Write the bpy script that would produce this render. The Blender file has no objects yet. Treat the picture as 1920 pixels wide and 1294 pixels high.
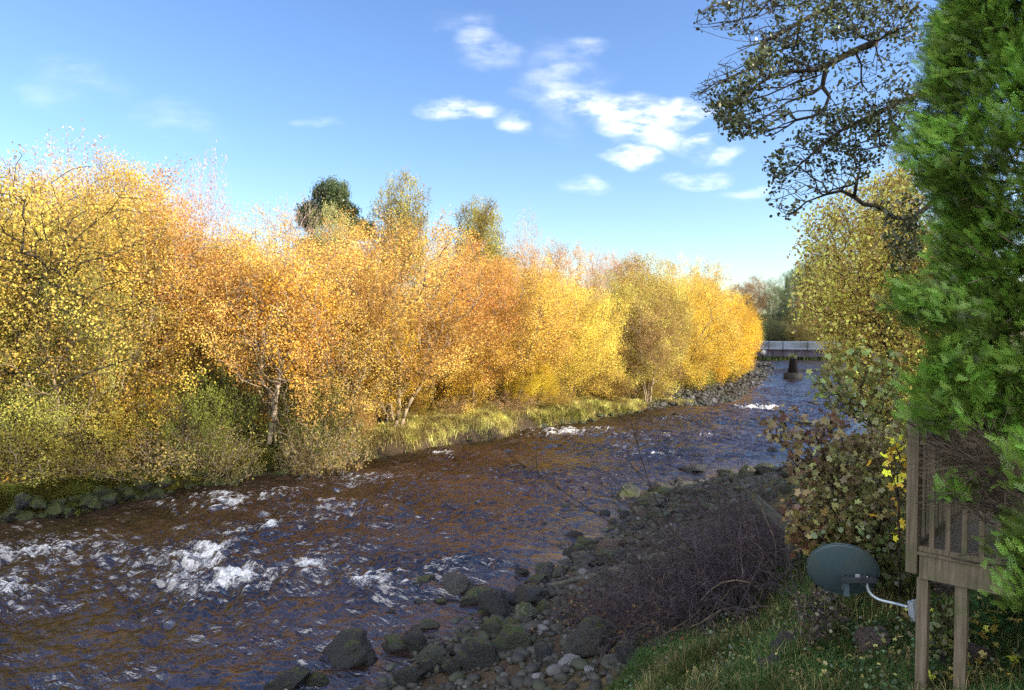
import bpy, math, random
import numpy as np
from mathutils import Vector, Matrix
R = math.radians
C = bpy.context.scene.collection
# ------------------------------------------------------------------ camera
CAM = np.array([0.0, 0.0, 6.5]); F = 1387.0; CX, CY = 960.0, 647.0; PITCH = R(-1.94)
cd = bpy.data.cameras.new('camera'); cam = bpy.data.objects.new('camera', cd); C.objects.link(cam)
cam.location = CAM; cam.rotation_euler = (R(90) + PITCH, 0, 0)
cd.sensor_width = 36; cd.lens = F / 1920 * 36; cd.clip_end = 3000; cd.clip_start = 0.05
sc = bpy.context.scene; sc.camera = cam
# ------------------------------------------------------------------ light
SUN_AZ, SUN_EL = 103.0, 19.0          # azimuth clockwise from +Y (the view direction), elevation
EXPOSURE = 1.32
sd = np.array([math.sin(R(SUN_AZ)) * math.cos(R(SUN_EL)), math.cos(R(SUN_AZ)) * math.cos(R(SUN_EL)), math.sin(R(SUN_EL))])
sl = bpy.data.lights.new('sun', 'SUN'); sun = bpy.data.objects.new('sun', sl); C.objects.link(sun)
sl.energy = 4.0; sl.angle = R(0.5); sl.color = (1.0, 0.86, 0.66)
sun.location = (40, -10, 40); sun.rotation_euler = Vector(sd).to_track_quat('Z', 'Y').to_euler()
sc.view_settings.view_transform = 'Standard'; sc.view_settings.look = 'None'
sc.view_settings.gamma = 1; sc.view_settings.use_curve_mapping = False
sc.view_settings.exposure = EXPOSURE
sc.cycles.max_bounces = 6; sc.cycles.diffuse_bounces = 3; sc.cycles.glossy_bounces = 3
sc.cycles.transmission_bounces = 4; sc.cycles.transparent_max_bounces = 6
sc.cycles.use_denoising = False; sc.cycles.sample_clamp_indirect = 6

class NT:
    """small node-building helper"""
    def __init__(s, tree): s.t = tree; s.n = tree.nodes; s.l = tree.links
    def add(s, typ, ins=None, **props):
        nd = s.n.new(typ)
        for k, v in props.items(): setattr(nd, k, v)
        for k, v in (ins or {}).items():
            if isinstance(v, bpy.types.NodeSocket): s.l.new(v, nd.inputs[k])
            else: nd.inputs[k].default_value = v
        return nd
    def math(s, op, a, b=0.0, c=0.0, clamp=False):
        return s.add('ShaderNodeMath', {0: a, 1: b, 2: c}, operation=op, use_clamp=clamp).outputs[0]
    def mix(s, f, a, b, typ='MIX'):
        nd = s.add('ShaderNodeMix', data_type='RGBA', blend_type=typ)
        for i, v in ((0, f), (6, a), (7, b)):
            if isinstance(v, bpy.types.NodeSocket): s.l.new(v, nd.inputs[i])
            else: nd.inputs[i].default_value = v if i == 0 else (*v, 1)[:4]
        return nd.outputs[2]
    def ramp(s, f, stops):
        nd = s.add('ShaderNodeValToRGB', {0: f}); cr = nd.color_ramp
        while len(cr.elements) < len(stops): cr.elements.new(0.5)
        for e, (p, c) in zip(cr.elements, stops):
            e.position = p; e.color = (*c, 1) if len(c) == 3 else c
        return nd.outputs[0]
    def noise(s, scale, detail=4, vec=None, rough=0.55, dist=0.0):
        ins = {'Scale': scale, 'Detail': detail, 'Roughness': rough, 'Distortion': dist}
        if vec is not None: ins['Vector'] = vec
        return s.add('ShaderNodeTexNoise', ins).outputs[0]
    def mapping(s, vec, scale=(1, 1, 1), rot=(0, 0, 0), loc=(0, 0, 0)):
        return s.add('ShaderNodeMapping', {'Vector': vec, 'Scale': scale, 'Rotation': rot, 'Location': loc}).outputs[0]

w = bpy.data.worlds.new("World"); sc.world = w; w.use_nodes = True
wn = NT(w.node_tree); wn.n.clear()
sky = wn.add('ShaderNodeTexSky', sky_type='NISHITA', sun_disc=False, sun_elevation=R(SUN_EL), sun_rotation=R(SUN_AZ),
             air_density=1.0, dust_density=0.5, ozone_density=3.0, altitude=100)
g = wn.add('ShaderNodeTexCoord').outputs['Generated']
sep = wn.add('ShaderNodeSeparateXYZ', {0: g})
yy = wn.math('MAXIMUM', sep.outputs[1], 0.05)
u = wn.math('DIVIDE', sep.outputs[0], yy); v = wn.math('DIVIDE', sep.outputs[2], yy)
uv = wn.add('ShaderNodeCombineXYZ', {0: u, 1: v}).outputs[0]
# the wisps of cloud: soft lobes at real bearings, frayed by noise
n1 = wn.add('ShaderNodeTexNoise', {'Vector': wn.mapping(uv, (9, 20, 1)), 'Scale': 1.0, 'Detail': 5.0}).outputs['Color']
wob = wn.add('ShaderNodeVectorMath', {0: n1, 1: (0.5, 0.5, 0.5)}, operation='SUBTRACT').outputs[0]
wob = wn.add('ShaderNodeVectorMath', {0: wob, 1: (0.13, 0.07, 0)}, operation='MULTIPLY').outputs[0]
uvw = wn.add('ShaderNodeVectorMath', {0: uv, 1: wob}, operation='ADD').outputs[0]
clouds = [(1130, 208, 130, 26, -8, .55), (1190, 240, 105, 30, -16, .85), (1262, 212, 70, 20, 8, .9), (1195, 292, 50, 15, -8, .95),
          (858, 207, 50, 20, 3, .75), (950, 237, 38, 16, -20, .45), (1050, 170, 60, 70, 20, .25), (905, 85, 80, 32, -28, .26),
          (1315, 265, 30, 15, 15, .85), (1358, 287, 42, 12, 10, .6), (1298, 333, 42, 14, 8, .6), (1385, 355, 60, 11, 5, .3),
          (1098, 353, 52, 14, 4, .35), (592, 241, 34, 10, 0, .13), (165, 150, 90, 30, -12, .07), (340, 235, 90, 30, -20, .10),
          (1090, 100, 40, 16, 0, .2), (110, 185, 60, 30, 0, .1)]
acc = None
for (cx, cy, rx, ry, rot, amt) in clouds:
    m = wn.add('ShaderNodeMapping', {'Vector': uvw, 'Location': ((cx - CX) / F, (CY - cy) / F + math.tan(PITCH), 0),
               'Rotation': (0, 0, R(rot)), 'Scale': (rx / F, ry / F, 1)}, vector_type='TEXTURE').outputs[0]
    d = wn.add('ShaderNodeVectorMath', {0: m}, operation='LENGTH').outputs['Value']
    k = wn.add('ShaderNodeMapRange', {0: d, 1: 1.5, 2: 0.0, 3: 0.0, 4: amt * 1.15}, interpolation_type='SMOOTHSTEP').outputs[0]
    acc = k if acc is None else wn.math('MAXIMUM', acc, k)
nz = wn.noise(1.0, 7, wn.mapping(uv, (22, 60, 1), (0, 0, R(8))), 0.6)
nz = wn.add('ShaderNodeMapRange', {0: nz, 1: 0.34, 2: 0.66, 3: 0.12, 4: 1.2}).outputs[0]
cl = wn.math('MULTIPLY', acc, nz, clamp=True)
cl = wn.math('MULTIPLY', cl, wn.math('GREATER_THAN', sep.outputs[1], 0.05))
skyc = wn.add('ShaderNodeHueSaturation', {'Hue': 0.511, 'Saturation': 1.1, 'Value': 1.0, 'Color': sky.outputs[0]}).outputs[0]
cc = wn.mix(cl, skyc, (6.6, 6.6, 7.0))
# added fill light: bright broken cloud, unseen behind the viewer, lifts the shade
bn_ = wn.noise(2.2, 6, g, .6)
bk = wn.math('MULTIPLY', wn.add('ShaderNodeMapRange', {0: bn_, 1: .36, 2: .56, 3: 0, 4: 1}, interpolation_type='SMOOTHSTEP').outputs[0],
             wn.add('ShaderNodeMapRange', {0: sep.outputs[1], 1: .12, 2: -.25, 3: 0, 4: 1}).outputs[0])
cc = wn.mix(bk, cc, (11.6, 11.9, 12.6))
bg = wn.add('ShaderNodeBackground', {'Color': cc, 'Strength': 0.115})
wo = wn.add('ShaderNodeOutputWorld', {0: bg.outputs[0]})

# ------------------------------------------------------------------ helpers
def ray(px, py):
    d = np.array([(px - CX) / F, 1.0, (CY - py) / F]); c, s = math.cos(PITCH), math.sin(PITCH)
    return np.array([d[0], d[1] * c - d[2] * s, d[1] * s + d[2] * c])
def P(px, py, Y):
    d = ray(px, py); return CAM + d * (Y / d[1])
def W(px, py, z=0.0):
    d = ray(px, py); return CAM + d * ((z - CAM[2]) / d[2])
def obj(name, me, mat=None, parent=None, color=None):
    o = bpy.data.objects.new(name, me); C.objects.link(o)
    if mat is not None:
        me.materials.clear(); me.materials.append(mat)
    if parent is not None: o.parent = parent
    if color is not None: o.color = color
    return o
def tag(o, label, cat, group=None, kind=None):
    if label: o['label'] = label
    if cat: o['category'] = cat
    if group: o['group'] = group
    if kind: o['kind'] = kind
    return o
def empty(name, loc=(0, 0, 0), rz=0.0):
    o = bpy.data.objects.new(name, None); C.objects.link(o); o.location = loc; o.rotation_euler = (0, 0, rz); return o
def mesh(name, v, faces_list, smooth=False, attrs=None):
    """v (N,3); faces_list: list of int arrays (M,k), each with one k"""
    me = bpy.data.meshes.new(name); v = np.asarray(v, dtype=np.float32)
    me.vertices.add(len(v)); me.vertices.foreach_set('co', v.ravel())
    fl = [np.asarray(f, dtype=np.int32) for f in faces_list if len(f)]
    nl = sum(f.size for f in fl); nf = sum(len(f) for f in fl)
    me.loops.add(nl); me.loops.foreach_set('vertex_index', np.concatenate([f.ravel() for f in fl]))
    tot = np.concatenate([np.full(len(f), f.shape[1], dtype=np.int32) for f in fl])
    st = np.concatenate([[0], np.cumsum(tot)[:-1]]).astype(np.int32)
    me.polygons.add(nf); me.polygons.foreach_set('loop_start', st); me.polygons.foreach_set('loop_total', tot)
    if smooth: me.polygons.foreach_set('use_smooth', np.ones(nf, dtype=bool))
    for k, a in (attrs or {}).items():
        a = np.asarray(a, dtype=np.float32)
        if a.ndim == 1:
            at = me.attributes.new(k, 'FLOAT', 'POINT'); at.data.foreach_set('value', a)
        else:
            at = me.attributes.new(k, 'FLOAT_COLOR', 'POINT'); at.data.foreach_set('color', a.ravel())
    me.update(); me.validate(); return me
def merge(parts):
    """[(v, [faces...], attr or None)] -> v, faces, attr"""
    vs, fs, at, o = [], [], [], 0
    for p in parts:
        vs.append(p[0]); fs += [f + o for f in p[1]]; o += len(p[0])
        if len(p) > 2 and p[2] is not None: at.append(p[2])
    return np.concatenate(vs), fs, (np.concatenate(at) if at else None)
# value noise
class VN:
    def __init__(s, seed, n=256):
        s.n = n; s.g = np.random.default_rng(seed).random((n, n)).astype(np.float32)
    def __call__(s, x, y):
        x = np.asarray(x, dtype=np.float64); y = np.asarray(y, dtype=np.float64)
        xi = np.floor(x).astype(int); yi = np.floor(y).astype(int); fx = x - xi; fy = y - yi
        fx = fx * fx * (3 - 2 * fx); fy = fy * fy * (3 - 2 * fy); n = s.n; a = s.g
        x0, x1, y0, y1 = xi % n, (xi + 1) % n, yi % n, (yi + 1) % n
        return (a[x0, y0] * (1 - fx) + a[x1, y0] * fx) * (1 - fy) + (a[x0, y1] * (1 - fx) + a[x1, y1] * fx) * fy
    def fbm(s, x, y, o=4, g=0.5):
        t = 0; a = 1; k = 0
        for i in range(o):
            t = t + a * (s(x * 2 ** i + 17.3 * i, y * 2 ** i - 9.1 * i) - 0.5); k += a; a *= g
        return t / k * 2
vn = VN(5); vn2 = VN(8); vn3 = VN(21)

def batch_tubes(pts, rad, sides=3):
    """pts (M,N,3), rad (M,N) -> tubes"""
    pts = np.asarray(pts, float); M, N, _ = pts.shape
    t = np.empty_like(pts); t[:, 1:-1] = pts[:, 2:] - pts[:, :-2]; t[:, 0] = pts[:, 1] - pts[:, 0]; t[:, -1] = pts[:, -1] - pts[:, -2]
    t /= np.linalg.norm(t, axis=2, keepdims=True) + 1e-9
    ref = np.where(np.abs(t[:, :1, 2:3]) > 0.9, np.array([[[1.0, 0, 0]]]), np.array([[[0, 0, 1.0]]]))
    a = np.cross(t, np.broadcast_to(ref, t.shape)); a /= np.linalg.norm(a, axis=2, keepdims=True) + 1e-9
    b = np.cross(t, a)
    th = np.arange(sides) / sides * 2 * math.pi
    ring = a[:, :, None] * np.cos(th)[None, None, :, None] + b[:, :, None] * np.sin(th)[None, None, :, None]
    v = pts[:, :, None] + ring * np.asarray(rad)[:, :, None, None]
    idx = np.arange(M * N * sides).reshape(M, N, sides)
    i0 = idx[:, :-1]; i1 = idx[:, 1:]
    f = np.stack([i0, np.roll(i0, -1, 2), np.roll(i1, -1, 2), i1], -1).reshape(-1, 4)
    cap = idx[:, 0, ::-1], idx[:, -1]
    caps = np.concatenate([cap[0], cap[1]])
    return v.reshape(-1, 3), [f, caps]
def leaf_cards(rng, pos, size, tmpl, up=0.0, nrm=None, clump=None, jit=0.35):
    """scatter a leaf template (k,2..3 verts as ONE n-gon) at pos"""
    n = len(pos); k = len(tmpl)
    nn = rng.normal(size=(n, 3))
    if nrm is not None: nn = nn * 0.6 + nrm
    nn[:, 2] += up; nn /= np.linalg.norm(nn, axis=1, keepdims=True) + 1e-9
    a = np.cross(nn, rng.normal(size=(n, 3))); a /= np.linalg.norm(a, axis=1, keepdims=True) + 1e-9
    b = np.cross(nn, a); s = size * (1 + jit * rng.uniform(-1, 1, n))
    t = np.asarray(tmpl, float)
    tz = t[:, 2] if t.shape[1] > 2 else np.zeros(k)
    v = pos[:, None] + (a[:, None] * t[None, :, 0:1] + b[:, None] * t[None, :, 1:2] + nn[:, None] * tz[None, :, None]) * s[:, None, None]
    f = np.arange(n * k).reshape(n, k)
    c = np.ones((n, 4), np.float32); c[:, 0] = rng.random(n); c[:, 1] = rng.random(n); c[:, 2] = rng.random(n) if clump is None else clump
    return v.reshape(-1, 3), [f], np.repeat(c, k, 0)
DIAMOND = [(-.5, 0), (0, -.32), (.5, 0), (0, .32)]
OVAL = [(-.5, 0), (-.25, -.33), (.2, -.36), (.5, 0), (.2, .36), (-.25, .33)]
MAPLE = []
for i in range(5):
    a0 = R(-120 + 60 * i)
    MAPLE += [(math.cos(a0 - R(9)) * (.56 if i in (1, 2, 3) else .42), math.sin(a0 - R(9)) * (.56 if i in (1, 2, 3) else .42), -.05), (math.cos(a0 + R(9)) * (.54 if i in (1, 2, 3) else .40), math.sin(a0 + R(9)) * (.54 if i in (1, 2, 3) else .40), -.05), (math.cos(a0 + R(30)) * .36, math.sin(a0 + R(30)) * .36, .02)]
MAPLE = [(x, y, z) for x, y, z in MAPLE[:-1]] + [(-.1, 0, .02)]

def grow(rng, stems, pts, bf=0.45, seg=0.45, wig=0.06, n=2.3, tip=0.006, curve=0.35):
    tot = sum(len(s) for s in stems) + len(pts) * 7 + 10
    pos = np.zeros((tot, 3)); par = np.full(tot, -1); pl = np.zeros(tot); dr = np.zeros((tot, 3)); m = 0
    for s in stems:
        s = np.asarray(s, float)
        for i, p in enumerate(s):
            pos[m] = p
            if i: par[m] = m - 1; dr[m] = p - pos[m - 1]; L = np.linalg.norm(dr[m]); dr[m] /= L + 1e-9; pl[m] = pl[m - 1] + L
            else: dr[m] = (0, 0, 1); pl[m] = 0.0
            m += 1
    root = stems[0][0]
    for p in pts[np.argsort(np.linalg.norm(pts - root, axis=1))]:
        d = np.linalg.norm(pos[:m] - p, axis=1)
        down = np.maximum(0, pos[:m, 2] - p[2]) * 0.25
        j = int(np.argmin(d + bf * pl[:m] + down)); L = d[j]
        if L < 0.03: continue
        k = min(6, max(1, int(L / seg + 0.5))); a = pos[j].copy(); pj = j
        bend = dr[j] * L * curve
        for q in range(1, k + 1):
            if m >= tot: break
            t = q / k; pt = a + (p - a) * t + bend * (t * (1 - t)) + rng.normal(size=3) * wig * L * (0 if q == k else 1) * .5
            pos[m] = pt; par[m] = pj; v = pt - pos[pj]; l = np.linalg.norm(v) + 1e-9
            dr[m] = v / l; pl[m] = pl[pj] + l; pj = m; m += 1
    pos = pos[:m]; par = par[:m]; acc = np.zeros(m); has = np.zeros(m, bool)
    for i in range(m - 1, -1, -1):
        if not has[i]: acc[i] = tip ** n
        if par[i] >= 0: acc[par[i]] += acc[i]; has[par[i]] = True
    rad = acc ** (1 / n)
    return pos, par, rad, ~has
def skel_mesh(name, pos, par, rad, rmin=0.0):
    e = np.where((par >= 0))[0]; e = e[rad[e] > rmin]; parts = []
    for lo, hi, sides in ((0.06, 9, 8), (0.02, 0.06, 5), (0, 0.02, 3)):
        s = e[(rad[e] > lo) & (rad[e] <= hi)]
        if len(s):
            a = pos[par[s]]; b = pos[s]; ra = np.minimum(rad[par[s]], rad[s] * 1.35)
            dirv = (b - a) / (np.linalg.norm(b - a, axis=1, keepdims=True) + 1e-9)
            parts.append(batch_tubes(np.stack([a - dirv * ra[:, None] * .3, b + dirv * rad[s][:, None] * .3], 1), np.stack([ra, rad[s]], 1), sides))
    v, f, _ = merge(parts)
    return mesh(name, v, f, smooth=True)

# ------------------------------------------------------------------ terrain
def wl(pxs): return [tuple(W(x, y)[:2]) for x, y in pxs]
LPOLY = np.array([(-160, -60), (-60, -6), (-38, 8), (-24, 17.2)] + wl([(0, 985), (110, 968), (215, 947), (330, 925), (420, 905), (520, 882), (600, 878), (700, 862), (800, 845), (930, 824), (1050, 801), (1140, 785), (1220, 768), (1290, 764), (1367, 756), (1398, 737), (1435, 717)])
                 + [(38, 106), (39, 117), (46, 120), (62, 119), (120, 112), (260, 60)])
RPOLY = np.array([(-110, -66), (-40, -16), (-14, 1), (-6.5, 7.5), (-3.2, 11)] + wl([(750, 1294), (800, 1230), (890, 1165), (1020, 1102)]) + [(1.6, 19.6), (3.3, 22.5), (5.0, 26.0)] + wl([(1300, 905), (1400, 884), (1490, 870), (1580, 846), (1645, 800), (1690, 742)]) + [(46, 82), (54, 99), (66, 101), (120, 96), (240, 30)])
def sdist(poly, x, y):
    """signed distance; positive to the left of the direction of travel"""
    x = np.asarray(x, float); y = np.asarray(y, float); best = np.full(x.shape, 1e9); sg = np.ones(x.shape)
    for a, b in zip(poly[:-1], poly[1:]):
        d = b - a; L = d @ d; t = np.clip(((x - a[0]) * d[0] + (y - a[1]) * d[1]) / L, 0, 1)
        qx = x - a[0] - t * d[0]; qy = y - a[1] - t * d[1]; r = np.sqrt(qx * qx + qy * qy)
        cr = d[0] * (y - a[1]) - d[1] * (x - a[0])
        m = r < best - 1e-9
        sg = np.where(m, np.sign(cr), sg); best = np.where(m, r, best)
    return best * sg
def smooth(a, b, x):
    t = np.clip((x - a) / (b - a), 0, 1); return t * t * (3 - 2 * t)
def terrain(x, y):
    x = np.asarray(x, float); y = np.asarray(y, float)
    wob = vn.fbm(x * .45, y * .45, 3) * 0.55
    dl = sdist(LPOLY, x, y) + wob; dr = -sdist(RPOLY, x, y) + wob * .8
    far = smooth(46, 60, y)
    zl = np.interp(dl, [-6, -2, 0, .3, .9, 3, 8, 20, 60, 160], [-.9, -.5, 0, .55, .95, 1.5, 2.1, 2.8, 5, 10])
    zf = np.interp(dl, [-6, -2, 0, 4, 7, 14, 60, 160], [-.9, -.4, 0, .35, 1.0, 2.2, 5, 10])
    zl = zl * (1 - far) + zf * far
    zr = np.interp(dr, [-6, -3, 0, 2, 3.6, 7.2, 8.4, 10, 14, 30, 100], [-.9, -.4, 0, .35, .85, 3.1, 3.45, 4.0, 4.6, 6.5, 14])
    z = np.maximum(zl, zr)
    z = np.where(y > 100, np.minimum(z, 2.2 + smooth(118, 240, y) * 5 + smooth(250, 700, y) * 6), z)
    amp = np.where(z > 0.05, .10 + .12 * smooth(14, 60, np.hypot(x, y)), .05)
    near = smooth(1.0, 4.0, np.hypot(x - 3.3, y - 6.2)) * .7 + .3
    return z + vn2.fbm(x * .8, y * .8, 4) * amp * near
def tz(x, y): return float(terrain(np.array([x]), np.array([y]))[0])
def G(px, py, dmin=3.0, dmax=140.0):
    """where the ray through a pixel of the photograph meets the ground"""
    d = ray(px, py); t = np.exp(np.linspace(math.log(dmin), math.log(dmax), 900)); p = CAM + d * t[:, None]
    h = np.maximum(terrain(p[:, 0], p[:, 1]), -0.02); k = np.where(p[:, 2] < h)[0]
    i = k[0] if len(k) else len(t) - 1
    q = p[i]; q[2] = h[i]; return q
# ------------------------------------------------------------------ materials
def newmat(name):
    m = bpy.data.materials.new(name); m.use_nodes = True; nt = NT(m.node_tree); nt.n.clear()
    out = nt.add('ShaderNodeOutputMaterial'); return m, nt, out
def leaf_mat(name, hue=0.05, hue2=0.03, val=0.7, transl=0.4, sat=1.0, gloss=0.0):
    m, nt, out = newmat(name)
    oi = nt.add('ShaderNodeObjectInfo'); at = nt.add('ShaderNodeAttribute', attribute_name='vc')
    s = nt.add('ShaderNodeSeparateColor', {0: at.outputs['Color']})
    h = nt.math('ADD', nt.math('MULTIPLY_ADD', s.outputs[0], hue, 0.5 - hue / 2), nt.math('MULTIPLY_ADD', s.outputs[2], hue2, -hue2 / 2))
    vv = nt.math('MULTIPLY_ADD', s.outputs[1], val, 1 - val / 2); vv = nt.math('MULTIPLY', vv, nt.math('MULTIPLY_ADD', s.outputs[2], 1.1, .5))
    c = nt.add('ShaderNodeHueSaturation', {'Hue': h, 'Saturation': sat, 'Value': vv, 'Color': oi.outputs['Color']}).outputs[0]
    d = nt.add('ShaderNodeBsdfDiffuse', {'Color': c}).outputs[0]
    t = nt.add('ShaderNodeBsdfTranslucent', {'Color': c}).outputs[0]
    x = nt.add('ShaderNodeMixShader', {0: transl, 1: d, 2: t}).outputs[0]
    if gloss:
        gl = nt.add('ShaderNodeBsdfGlossy', {'Color': (1, 1, 1, 1), 'Roughness': 0.4}).outputs[0]
        x = nt.add('ShaderNodeMixShader', {0: gloss, 1: x, 2: gl}).outputs[0]
    nt.l.new(x, out.inputs[0]); return m
def surf_mat(name, fn, rough=0.9, spec=0.3, bump=None, bstr=0.4, bdist=0.02):
    m, nt, out = newmat(name); tc = nt.add('ShaderNodeTexCoord').outputs['Object']
    col = fn(nt, tc); ins = {'Roughness': rough, 'Specular IOR Level': spec}
    p = nt.add('ShaderNodeBsdfPrincipled', ins)
    if isinstance(col, bpy.types.NodeSocket): nt.l.new(col, p.inputs['Base Color'])
    else: p.inputs['Base Color'].default_value = (*col, 1)
    if bump:
        bn = nt.add('ShaderNodeBump', {'Strength': bstr, 'Distance': bdist, 'Height': bump(nt, tc)})
        nt.l.new(bn.outputs[0], p.inputs['Normal'])
    nt.l.new(p.outputs[0], out.inputs[0]); return m
M = {}
M['leaf'] = leaf_mat('autumn_leaf', 0.045, 0.035, 0.8, 0.25)
M['leaf_near'] = leaf_mat('broad_leaf', 0.07, 0.05, 0.9, 0.4, gloss=0.04)
M['needle'] = leaf_mat('conifer_spray', 0.03, 0.03, 0.9, 0.25, gloss=0.03)
M['grass'] = leaf_mat('grass_blade', 0.05, 0.05, 0.9, 0.3)
def bark_col(c1, c2, sc_=6):
    return lambda nt, tc: nt.ramp(nt.noise(sc_, 5, nt.mapping(tc, (1, 1, .25))), [(.35, c1), (.65, c2)])
M['bark'] = surf_mat('grey_brown_bark', bark_col((.07, .05, .035), (.17, .13, .09)))
M['bark_tan'] = surf_mat('tan_twig_bark', bark_col((.13, .10, .065), (.36, .28, .19), 3))
M['bark_dark'] = surf_mat('dark_bark', bark_col((.02, .017, .013), (.06, .048, .035), 12))
M['bark_pale'] = surf_mat('pale_bark', bark_col((.22, .16, .11), (.5, .42, .32), 4))
M['bark_pink'] = surf_mat('pinkish_twig', bark_col((.34, .24, .21), (.5, .38, .34), 4))
M['twig'] = surf_mat('bramble_stem', bark_col((.022, .016, .02), (.10, .078, .09), 9))
def ground_col(nt, tc):
    n = nt.noise(.5, 6, tc); n2 = nt.noise(6, 6, tc, .7); n3 = nt.noise(40, 3, tc)
    grass = nt.ramp(n, [(.3, (.05, .065, .018)), (.5, (.10, .095, .03)), (.7, (.17, .13, .045))])
    soil = nt.ramp(n2, [(.3, (.022, .017, .012)), (.7, (.085, .062, .042))])
    z = nt.add('ShaderNodeSeparateXYZ', {0: nt.add('ShaderNodeNewGeometry').outputs['Position']}).outputs[2]
    nrm = nt.add('ShaderNodeSeparateXYZ', {0: nt.add('ShaderNodeNewGeometry').outputs['Normal']}).outputs[2]
    g_ = nt.math('ADD', nt.math('MULTIPLY', nt.math('SUBTRACT', z, .55), 1.4), nt.math('MULTIPLY', nt.math('SUBTRACT', n2, .5), 2.6), clamp=True)
    g_ = nt.math('MULTIPLY', g_, nt.math('MULTIPLY', nt.math('SUBTRACT', nrm, .55), 4, clamp=True), clamp=True)
    return nt.mix(nt.math('MULTIPLY', n3, .35), nt.mix(g_, soil, grass), (.10, .06, .03))
M['ground'] = surf_mat('bank_ground', ground_col, .95, .2, lambda nt, tc: nt.noise(14, 6, tc), .8, .06)
def rock_col(nt, tc):
    oi = nt.add('ShaderNodeObjectInfo'); tc = nt.add('ShaderNodeVectorMath', {0: tc, 1: oi.outputs['Location']}, operation='ADD').outputs[0]
    n = nt.noise(5, 7, tc, .65); sp = nt.noise(30, 3, tc)
    base = nt.mix(1.0, nt.ramp(n, [(.3, (.45, .45, .45)), (.7, (1.25, 1.2, 1.15))]), oi.outputs['Color'], 'MULTIPLY')
    base = nt.mix(nt.math('MULTIPLY', sp, .16), base, (.2, .19, .17))
    nrm = nt.add('ShaderNodeSeparateXYZ', {0: nt.add('ShaderNodeNewGeometry').outputs['Normal']}).outputs[2]
    ms = nt.math('ADD', nt.math('MULTIPLY', nrm, .55), nt.math('MULTIPLY', nt.noise(3.5, 5, tc, .65), 1.6))
    ms = nt.math('MULTIPLY', nt.math('SUBTRACT', nt.math('ADD', ms, oi.outputs['Alpha']), 1.55), 6, clamp=True)
    moss = nt.ramp(nt.noise(18, 4, tc), [(.3, (.018, .026, .007)), (.55, (.06, .075, .018)), (.8, (.13, .14, .03))])
    return nt.mix(ms, base, moss)
M['rock'] = surf_mat('river_rock', rock_col, .38, .5, lambda nt, tc: nt.noise(9, 8, tc, .75), 1.0, .10)
def pebble_col(nt, tc):
    at = nt.add('ShaderNodeAttribute', attribute_name='vc'); s = nt.add('ShaderNodeSeparateColor', {0: at.outputs['Color']})
    c = nt.ramp(s.outputs[0], [(0, (.01, .01, .01)), (.4, (.028, .027, .024)), (.65, (.025, .035, .014)), (.92, (.06, .06, .055)), (1, (.17, .17, .18))])
    return nt.mix(nt.math('MULTIPLY', nt.noise(25, 4, tc), .6), c, (.06, .055, .045))
M['pebble'] = surf_mat('pebbles', pebble_col, .7, .4, lambda nt, tc: nt.noise(30, 4, tc), .4, .01)
def wood_col(nt, tc):
    n = nt.noise(3, 6, nt.mapping(tc, (14, 14, .8)), .6); m_ = nt.noise(2.2, 5, tc, .7)
    w_ = nt.ramp(n, [(.3, (.085, .063, .042)), (.55, (.16, .125, .085)), (.75, (.22, .18, .13))])
    return nt.mix(nt.math('MULTIPLY', nt.math('SUBTRACT', m_, .47), 4, clamp=True), w_, (.075, .09, .035))
M['wood'] = surf_mat('weathered_softwood', wood_col, .85, .25, lambda nt, tc: nt.noise(3, 6, nt.mapping(tc, (30, 30, 1))), .5, .006)
M['wood_old'] = surf_mat('grey_old_wood', lambda nt, tc: nt.ramp(nt.noise(5, 6, nt.mapping(tc, (6, 6, 1))), [(.3, (.05, .05, .04)), (.55, (.10, .095, .08)), (.75, (.09, .11, .05))]), .9, .2, lambda nt, tc: nt.noise(20, 5, tc), .5, .01)

# ------------------------------------------------------------------ ground sheet and river
def sspace(c, lo, hi, n, k):
    a = math.asinh((lo - c) * k); b = math.asinh((hi - c) * k); return c + np.sinh(np.linspace(a, b, n)) / k
gx = sspace(0, -420, 460, 560, .06); gy = sspace(14, -90, 1500, 560, .06)
X, Y = np.meshgrid(gx, gy); Z = terrain(X, Y)
ii = np.arange(X.size).reshape(X.shape)
q = np.stack([ii[:-1, :-1], ii[:-1, 1:], ii[1:, 1:], ii[1:, :-1]], -1).reshape(-1, 4)
o = obj('ground', mesh('ground', np.stack([X, Y, Z], -1).reshape(-1, 3), [q], smooth=True), M['ground']); tag(o, None, None, kind='structure')

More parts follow.
